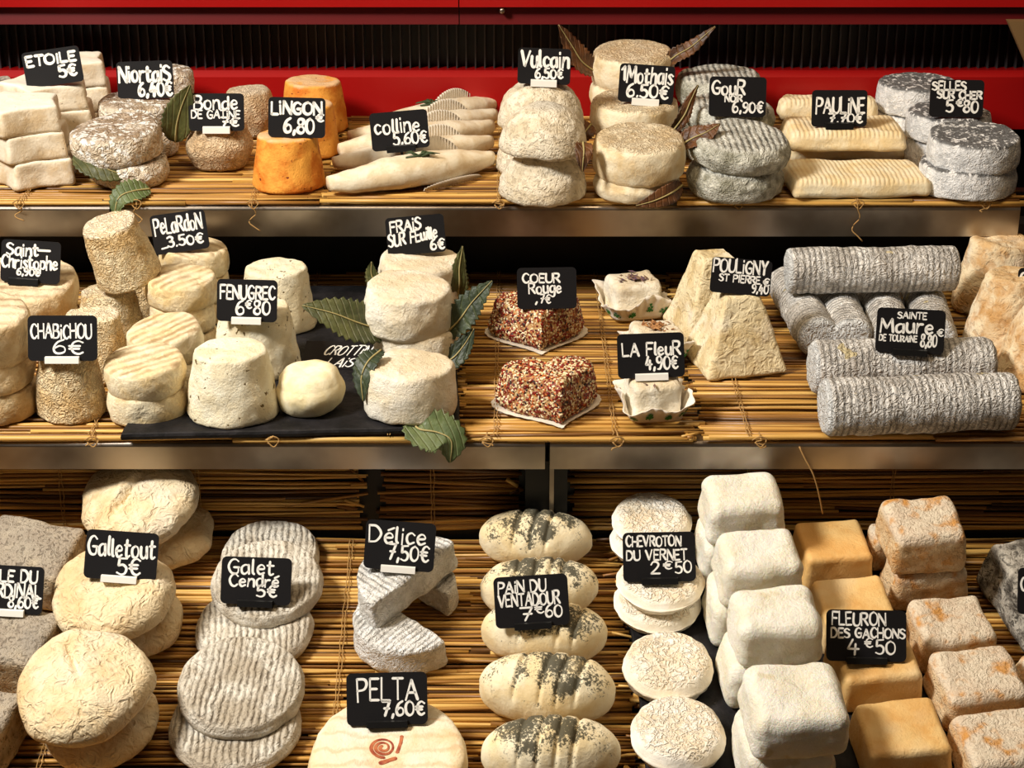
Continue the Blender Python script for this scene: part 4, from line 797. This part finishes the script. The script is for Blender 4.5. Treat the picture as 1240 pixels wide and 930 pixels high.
r1 = pile('small_disc_cheese', ch, 'chevr', RAMP, 786, 696, [dict(w=92, h=.019, label='lower wrinkled white disc of the rear pair left of the tall white cubes'), dict(w=92, h=.020, dx=1, dy=.001, label='upper wrinkled white disc of the rear pair left of the tall white cubes')], lift=LR)
r2 = pile('small_disc_cheese', ch, 'chevr', RAMP, 795, 776, [dict(w=101, h=.018, label='lower wrinkled white disc of the pair carrying the sign priced 2.50'), dict(w=102, h=.018, dx=3, dy=.006, label='upper wrinkled white disc of the pair carrying the sign priced 2.50')], lift=LR)
r3 = pile('small_disc_cheese', ch, 'chevr', RAMP, 808, 862, [dict(w=104, h=.026, label='single wrinkled white disc lying flat in front of the signed pair')], lift=LR)
r4 = pile('small_disc_cheese', ch, 'chevr', RAMP, 820, 948, [dict(w=112, h=.026, label='single wrinkled white disc cut by the bottom edge')], lift=LR)
wk = mk_block(.90, .28, 1.0, .0022, .0005)
WT = []; ordn = ('rearmost', 'second', 'third', 'frontmost')
low = ((888, 712, 94), (902, 786, 99), (922, 862, 106), (946, 968, 116)); upp = ((896, 664, 98), (915, 738, 103), (936, 813, 109), (958, 920, 122))
for i, (cx, yb, w_) in enumerate(low): WT += pile('cube_cheese', wk, 'white', RAMP, cx, yb, [dict(w=w_, h=.041, d=.84 if i < 3 else .95, yaw=6, spin=0, label='white cube cheese of the lower layer, %s in the column' % ordn[i])], lift=LR, dr=.84)
for i, (cx, yb, w_) in enumerate(upp): WT += pile('cube_cheese', wk, 'white', RAMP, cx, yb, [dict(w=w_, h=.041, d=.80 if i < 3 else .92, yaw=6, spin=0, tilt=(2, 0), label='white cube cheese of the upper layer, %s in the column' % ordn[i])], lift=LR+.0415, dr=.82)
ok_ = mk_block(.89, .16, 1.0, .0012, .0003); og = []
for i, (cx, yb, w_) in enumerate(((1005, 717, 88), (1029, 792, 94), (1055, 863, 103), (1087, 954, 108))): og += pile('cube_cheese', ok_, 'orange', RAMP, cx, yb, [dict(w=w_, h=.034, d=.92, yaw=7, spin=0, label='amber waxy cube cheese, %s in the single column on the slate' % ordn[i])], lift=LR, dr=.9)
mk = mk_block(.90, .20, 1.0, .0020, .0008); mo = []
mo += pile('cube_cheese', mk, 'mould', RAMP, 1086, 692, [dict(w=80, h=.034, d=.5, yaw=8, spin=0, label='mottled beige cube cheese peeping out left behind the stacked pair')], lift=LR, dr=.5)
mo += pile('cube_cheese', mk, 'mould', RAMP, 1117, 741, [dict(w=96, h=.037, d=.62, yaw=8, spin=0, label='lower mottled beige cube cheese of the stacked pair')], lift=LR, dr=.62)
mo += pile('cube_cheese', mk, 'mould', RAMP, 1113, 698, [dict(w=95, h=.038, d=.9, yaw=7, spin=0, label='upper mottled beige cube cheese of the stacked pair with mouldy top')], lift=LR+.0375, dr=.9)
for cx, yb, w_, lb in ((1147, 818, 97, 'mottled beige cube cheese just in front of the stacked pair'), (1178, 888, 106, 'mottled white and orange cube cheese second from the bottom right'), (1207, 968, 110, 'mottled orange-streaked cube cheese at the bottom edge right')):
    mo += pile('cube_cheese', mk, 'mould', RAMP, cx, yb, [dict(w=w_, h=.035, d=.9, yaw=9, spin=0, label=lb)], lift=LR, dr=.9)
u1 = pile('wedge_cheese', mk_block(.86, .2, 1.25, .003, .001), 'greywedge', RAMP, 1262, 790, [dict(w=118, h=.045, yaw=14, spin=0, label='black and grey veined block cheese at the right edge of the lowest row')], dr=1.2)
pile('small_disc_cheese', mk_disc(.4, .05, lump=.0015), 'mould', RAMP, 1262, 858, [dict(w=70, h=.022, label='small tan cheese peeping in at the right edge below the grey block')])
# ============================================================ LEAVES
def leaf(mat_, path, width, label, up=(0, 0, 1), serr=.12, curl=.25, name='leaf', fold=.25, roll=0.0):
    """path: world points of the midrib from stalk to tip; up: side the blade faces"""
    P = catmull(path, 8); n = len(P); Lt = [0]
    for a_, b_ in zip(P[:-1], P[1:]): Lt.append(Lt[-1]+(b_-a_).length)
    O = P[0].copy(); m = 8; vs = []; fs = []; U0 = Vector(up).normalized()
    for i, p in enumerate(P):
        t = Lt[i]/Lt[-1]; d = (P[min(i+1, n-1)]-P[max(i-1, 0)]).normalized(); sd = d.cross(U0).normalized(); U = sd.cross(d)
        hw = width/2*(sin(pi*min(1, .02+t*.98)**.8)**.8)*(1+serr*(1 if i % 2 else -1)) if 0 < i < n-1 else .0006
        for j in range(-m, m+1):
            s_ = j/m; vs.append(p-O+sd*s_*hw+U*(fold*abs(s_)*hw*.6+curl*s_*s_*hw*.5*sin(t*7)+roll*s_*hw)+U*.0008*noise.noise(p*90+Vector((j, 0, 0))))
    k = 2*m+1
    for i in range(n-1): fs += [[i*k+j, i*k+j+1, (i+1)*k+j+1, (i+1)*k+j] for j in range(k-1)]
    o = mesh_obj(name, vs, fs, M[mat_]); o.location = O; md_ = o.modifiers.new('thick', 'SOLIDIFY'); md_.thickness = .0005
    tag(o, label, 'leaf'); b = MB(); U = U0
    b.tube([p-O+U*.0006 for p in P], [.0011*(1-.75*Lt[i]/Lt[-1]) for i in range(n)], 5); b.build('midrib', M['midrib'], o)
    return o
def HY(px, py, Y): return hitY(px, py, Y)
yn = n1[0]['C'].y; rn = n1[0]['r']
leaf('leaf_green', [HY(90, 186, yn-rn*.55), HY(112, 196, yn-rn*.9), HY(135, 207, yn-rn*1.03), HY(158, 214, yn-rn*.9)], .030, 'olive green leaf wedged between the two front wrinkled discs at left', (-.1, -.75, .65), .06)
leaf('leaf_pale', [HY(182, 229, .318), HY(160, 232, .304), HY(144, 240, .297), HY(138, 262, .293)], .024, 'green leaf hanging over the upper steel edge at left', (0, -.7, .7), .10)
leaf('leaf_green', [HY(212, 172, .40), HY(214, 150, .395), HY(220, 128, .392), HY(230, 103, .39)], .030, 'olive leaf standing upright right of the sign priced 6,40', (.2, -.97, .1), .06)
ym = m1[0]['C'].y; rm = m1[0]['r']
leaf('leaf_brown', [HY(826, 224, ym-.015), HY(812, 234, ym-rm*.9), HY(792, 243, ym-rm*1.05), HY(770, 249, ym-rm*1.08)], .019, 'dry brown leaf wrapped round the lower disc at the shelf front', (.3, -.95, .15), .04)
leaf('leaf_brown', [HY(722, 88, m3[2]['C'].y-.01), HY(705, 75, m3[2]['C'].y-.02), HY(692, 55, m3[2]['C'].y-.025), HY(676, 30, m3[2]['C'].y-.03)], .024, 'dry brown leaf rising left of the tall rear cream stack', (.55, -.8, .2), .10, .5)
leaf('leaf_brown', [HY(800, 84, m3[2]['C'].y-.01), HY(818, 68, m3[2]['C'].y-.02), HY(838, 56, m3[2]['C'].y-.02), HY(866, 32, m3[2]['C'].y-.02)], .016, 'dry brown leaf rising right of the tall rear cream stack', (-.1, -.8, .55), .10, .6)
leaf('leaf_brown', [HY(706, 172, v1[1]['C'].y-.02), HY(707, 183, v1[1]['C'].y-.035), HY(706, 195, v1[1]['C'].y-.04), HY(705, 208, v1[1]['C'].y-.04)], .016, 'small curled dry leaf hanging at the right of the front domes', (.1, -.95, .3), .05, .6)
leaf('leaf_brown', [HY(812, 162, m2[1]['C'].y-.03), HY(828, 140, m2[1]['C'].y-.03), HY(836, 122, m2[1]['C'].y-.025), HY(845, 103, m2[1]['C'].y-.02)], .013, 'thin dry leaf standing between the cream discs and the grey discs', (.3, -.9, .2), .08, .6)
leaf('leaf_brown', [HY(822, 178, m1[1]['C'].y), HY(838, 168, m1[1]['C'].y-.002), HY(856, 160, m1[1]['C'].y-.004), HY(872, 150, m1[1]['C'].y-.0)], .022, 'dark dry leaf lying behind the ridged grey disc', (-.2, -.7, .7), .06, .4)
leaf('leaf_brown', [HY(716, 150, m2[0]['C'].y-.02), HY(708, 160, m2[0]['C'].y-.03), HY(702, 170, m2[0]['C'].y-.03), HY(695, 176, m2[0]['C'].y-.03)], .018, 'dark crumpled leaf between the domes and the cream discs', (.3, -.8, .5), .10, .6)
yq = q2[0]['C'].y; rq = q2[0]['r']; yf = q1[0]['C'].y; rf_ = q1[0]['r']
leaf('leaf_green', [HY(470, 402, yq-.01), HY(436, 392, yq-.025), HY(405, 380, yq-.03), HY(366, 370, yq-.03)], .036, 'broad dark green serrated leaf reaching left from the drum cheeses', (0, -.75, .66), .10)
leaf('leaf_dark', [HY(536, 408, yq-.01), HY(556, 388, yq-.012), HY(572, 366, yq-.012), HY(596, 340, yq-.012)], .026, 'dark green serrated leaf reaching up right of the drum cheeses', (-.25, -.85, .45), .14)
leaf('leaf_dark', [HY(520, 442, yq-.028), HY(545, 436, yq-.026), HY(562, 418, yq-.022), HY(574, 398, yq-.02)], .020, 'dark green leaf lying right of the middle drum pair', (.1, -.7, .7), .10)
leaf('leaf_pale', [HY(500, 512, yf-rf_*.8), HY(508, 520, yf-rf_*1.03), HY(530, 524, yf-rf_*1.12), HY(546, 534, yf-rf_*1.22), HY(545, 560, yf-rf_*1.26)], .036, 'pale green leaf under the front drum cheese hanging over the steel edge', (.25, -.75, .6), .10)
leaf('leaf_dark', [HY(462, 424, yf+.01), HY(446, 438, yf-.005), HY(438, 458, yf-.012), HY(440, 486, yf-.018)], .020, 'dark green leaf at the left of the front drum cheese', (-.4, -.7, .5), .10)
leaf('leaf_green', [HY(462, 350, q3[0]['C'].y-.01), HY(455, 342, q3[0]['C'].y-.02), HY(450, 332, q3[0]['C'].y-.02), HY(450, 317, q3[0]['C'].y-.02)], .016, 'small green leaf tip standing left of the rear drum pair', (-.3, -.9, .3), .10, .5)
leaf('leaf_green', [HY(552, 365, q3[0]['C'].y-.01), HY(556, 345, q3[0]['C'].y-.02), HY(556, 325, q3[0]['C'].y-.02), HY(560, 298, q3[0]['C'].y-.015)], .016, 'narrow green leaf standing right of the rear drum pair', (.3, -.9, .3), .10, .5)
# ============================================================ PRICE SIGNS
def sgn(cx, cy, w_, h_, roll, on, lines, clip, where, pen=3.0, **k): return price_sign(cx, cy, w_, h_, roll, on, lines, where, clip, pen, **k)
sgn(70.5, 81.5, 70, 43, -8, e2[2], [('ETOiLE', .07, .92, .40, .26, 0, .0), ('5€', .60, .90, .80, .30)], None, 'tilted black sign priced 5 euro behind the front star stack', 4.2)
sgn(178, 97, 68, 45, -2, n2[1], [('NiortaiS', .04, .95, .54, .42), ('6,40€', .38, .97, .92, .34)], None, 'black sign priced 6,40 above the wrinkled leaf-wrapped discs', 4.4)
sgn(262.5, 136, 67, 45, 0, bo1[0], [('Bonde', .10, .88, .42, .34), ('DE GATiNE', .05, .92, .66, .20, 0, 0, .75), ('7€', .58, .90, .93, .22, 0, 0, .9)], 'white', 'black sign priced 7 euro clipped on the front beige barrel', 3.2)
sgn(358.5, 142.5, 69, 48, 1.5, li[0], [('LiNGON', .06, .94, .42, .30), ('6,80', .28, .80, .88, .36), ('€', .84, .97, .58, .17, 0, 0, .7)], None, 'black sign priced 6,80 on the front orange cone', 4.4)
sgn(488, 158, 70, 46, -5, bt[1], [('colline', .08, .84, .56, .36), ('5,60€', .38, .96, .90, .30)], 'black', 'black sign priced 5,60 among the boat-shaped cheeses', 3.2, Y=bt[0]['C'].y+.010)
sgn(657.5, 80.5, 64, 43, 2, v2[1], [('Vulcain', .06, .96, .52, .44), ('6,50€', .34, .86, .88, .26, 0, 0, .8)], 'white', 'black sign priced 6,50 clipped on the rear dome', 4.0)
sgn(779.5, 102, 67, 46, 4, m2[1], [('1', .04, .12, .44, .36), ('Mothais', .14, .96, .48, .40), ('6.50€', .16, .90, .90, .34)], 'white', 'black sign priced 6.50 on the cream discs with dry leaves', 3.6)
sgn(892, 117.5, 69, 48, 1, g3[1], [('GouR', .05, .62, .44, .34), ('NOiR', .28, .58, .62, .16, 0, 0, .75), ('6,90€', .42, .95, .88, .26, 0, 0, .9)], None, 'black sign priced 6,90 standing on the grey ash discs', 3.4)
sgn(1016, 131.5, 67, 44, 0, sl[2], [('PAULiNE', .08, .95, .62, .40), ('7.70€', .32, .92, .92, .24, 0, 0, .9)], 'black', 'black sign priced 7.70 on the creamy slabs', 3.4)
sgn(1157, 119.5, 65, 45, 1, s2[1], [('SELLES', .04, .66, .28, .22, 0, 0, .9), ('SUR CHER', .14, .96, .50, .20, 0, 0, .9), ('5', .32, .44, .86, .32), ('€', .50, .62, .70, .18, 0, 0, .8), ('80', .64, .90, .86, .30)], None, 'black sign priced 5.80 on the blue-grey discs', 3.4)
sgn(34.5, 317, 72, 51, 3.5, t2[1], [('Saint', .10, .62, .36, .26), ('-', .62, .82, .22, .1), ('Christophe', .02, .95, .66, .30), ('6,90€', .28, .66, .86, .16, 0, 0, .8)], 'black', 'grey-black sign priced 6,90 at the left edge of the middle shelf', 3.4, clipx=-.1)
sgn(76, 409.5, 84, 55, 0, c1[0], [('CHABiCHOU', .05, .92, .50, .30), ('6€', .36, .80, .90, .30)], 'white', 'black sign priced 6 euro clipped on the front tan cone', 3.0)
sgn(224.5, 281, 67, 48, -8, p4[2], [('PeLaRdoN', .06, .92, .48, .38), ('3.50€', .26, .90, .84, .24), ('/', .14, .26, .86, .10, 0, 0, .8)], None, 'tilted black sign priced 3.50 below the upper steel edge', 3.2)
sgn(298, 364, 73, 51, 1.5, f2[0], [('FENUGREC', .06, .96, .46, .30), ('6', .32, .45, .88, .32), ('€', .48, .58, .68, .18, 0, 0, .8), ('80', .62, .88, .88, .32)], 'white', 'black sign priced 6.80 clipped on a herb-specked white cone', 3.4)
sgn(507.5, 284.5, 71, 46, -5, q3[1], [('FRAiS', .08, .60, .38, .28, 0, .03), ('SUR FEuille', .03, .86, .76, .30, 0, .14), ('6€', .74, .97, .92, .26)], None, 'tilted black sign priced 6 euro on the rear white drums', 3.2)
sgn(663, 349, 72, 50, -1, h2, [('COEUR', .10, .72, .36, .22), ('Rouge', .20, .74, .62, .26), ('7€', .38, .56, .86, .20, 0, 0, .8), (',', .30, .34, .86, .2)], None, 'black sign priced 7 euro on the rear seed-crusted heart', 2.8)
sgn(790, 430.5, 81, 54, -2, w2, [('LA FleuR', .08, .94, .50, .28), ('4,90€', .42, .90, .86, .28)], 'white', 'black sign priced 4,90 clipped above the front paper cup', 3.2, Y=w1['C'].y-.2*w1['r'])
sgn(893.5, 335, 73, 43, 5, y2[0], [('POULiGNY', .03, .92, .40, .36), ('ST PIERRE', .14, .82, .66, .19, 0, 0, .8), ('€', .88, .98, .70, .19, 0, 0, .8), ('9,40', .70, .97, .92, .24, 0, 0, .8)], None, 'black sign priced 9,40 on the rear pyramid', 3.0, Y=y1[0]['C'].y-.012)
sgn(1099.5, 401, 83, 54, 3, l2, [('SAiNTE', .30, .72, .22, .14, 0, 0, .7), ('Maure', .06, .82, .54, .30, 0, 0, 1.15), ('DE TOURAiNE', .05, .60, .74, .13, 0, 0, .65), ('8,80', .66, .89, .86, .26, 0, 0, .9), ('€', .89, .98, .58, .16, 0, 0, .7)], 'black', 'black sign priced 8,80 standing on the second grey log', 3.2)
sgn(1271, 351, 80, 52, 1, k2[0], [('C', .03, .13, .50, .4), ('OUR', .16, .5, .50, .3)], 'black', 'black sign cut off by the right edge on the tan cones', 3.4, front=.4)
sgn(8, 714, 82, 58, 3, b2[0], [('LE DU', .36, .90, .34, .24), ('CARDINAL', -.25 + .30, .97, .66, .27), ('8,60€', .50, .94, .92, .24, 0, 0, .9)], 'white', 'black sign priced 8,60 cut by the left edge on the grey bricks', 3.6, front=.5)
sgn(142.5, 673, 88, 59, 4, z2[1], [('Galletout', .04, .96, .52, .38), ('5€', .46, .78, .94, .34)], 'white', 'black sign priced 5 euro with white clip on the cream pebble cheeses', 3.6, front=.75)
sgn(308, 703.5, 85, 57, 2, a2[1], [('Galet', .10, .74, .36, .30), ('Cendré', .12, .82, .62, .24), ('5€', .52, .80, .86, .24)], 'black', 'black sign priced 5 euro with black clip on the grey flat discs', 3.2, front=.6)
sgn(480, 661, 85, 59, 4, d2[0], [('Délice', .06, .86, .46, .34), ('7,50€', .34, .92, .84, .30)], 'white', 'black sign priced 7,50 on the white half-disc cheeses', 3.4, front=.4)
sgn(647.5, 728, 90, 62, -3.5, lo[2], [('PAiN DU', .06, .70, .32, .22), ('VENTADOUR', .06, .88, .58, .24), ('7', .34, .50, .90, .26), ('€', .54, .66, .74, .18, 0, 0, .8), ('60', .68, .90, .86, .22)], 'black', 'black sign priced 7.60 on the ash-slashed loaves', 3.0, front=.2)
sgn(470, 846.5, 98, 63, -1.5, x1[0], [('PELTA', .14, .88, .52, .40), ('7,60€', .44, .96, .86, .26)], 'black', 'black sign priced 7,60 on the round cheese with the red spiral', 3.8, front=.95)
sgn(799.5, 674.5, 88, 60, -1, r2[1], [('CHEVROTON', .05, .80, .28, .20), ('DU VERNET', .05, .88, .56, .20), ('2', .38, .50, .88, .24), ('€', .55, .67, .74, .15, 0, 0, .8), ('50', .72, .94, .86, .24)], 'black', 'black sign priced 2.50 on the wrinkled white discs', 2.8, front=.5)
sgn(1048.5, 770, 97, 62, 1, og[2], [('FLEURON', .07, .74, .30, .24), ('DES GACHONS', .06, .98, .54, .18), ('4', .26, .40, .90, .28), ('€', .48, .58, .72, .16, 0, 0, .8), ('50', .62, .86, .88, .26)], 'black', 'black sign priced 4.50 on the amber waxy cubes', 3.0, front=.5)
sgn(1275, 717, 88, 56, 2, u1[0], [('C', .04, .12, .5, .3)], 'black', 'black sign cut off by the right edge on the grey veined block', 3.0, front=.2)
# the sign lying flat on the slate
P = hit(406, 447, MID, LS+.0005); sc = scale_at(P); rt = empty('price_sign', Matrix.Translation(P) @ Matrix.Rotation(R(-90+14), 4, 'X') @ Matrix.Rotation(R(2), 4, 'Y')); tag(rt, 'black sign lying almost flat on the slate behind the small cream round', 'price sign', 'chalk price signs on the cheeses')
w_, h_ = 84/sc, .042; b = MB(); b.prism([(0, 0), (0, h_), (.0012, h_), (.0012, 0)], -w_/2, w_/2); b.build('board', M['board'], rt, False)
b = MB(); rng = random.Random(3); lettering(b, 'CROTTiN', -.22*w_, .42*w_, .5*h_, .34*h_, 1.3/sc, rng, .4); lettering(b, 'LAiS', -.16*w_, .22*w_, .08*h_, .3*h_, 1.3/sc, rng, .4)
b.v = [Vector((v.x, -.0003, v.z)) for v in b.v]; b.build('lettering', M['chalk'], rt, False)
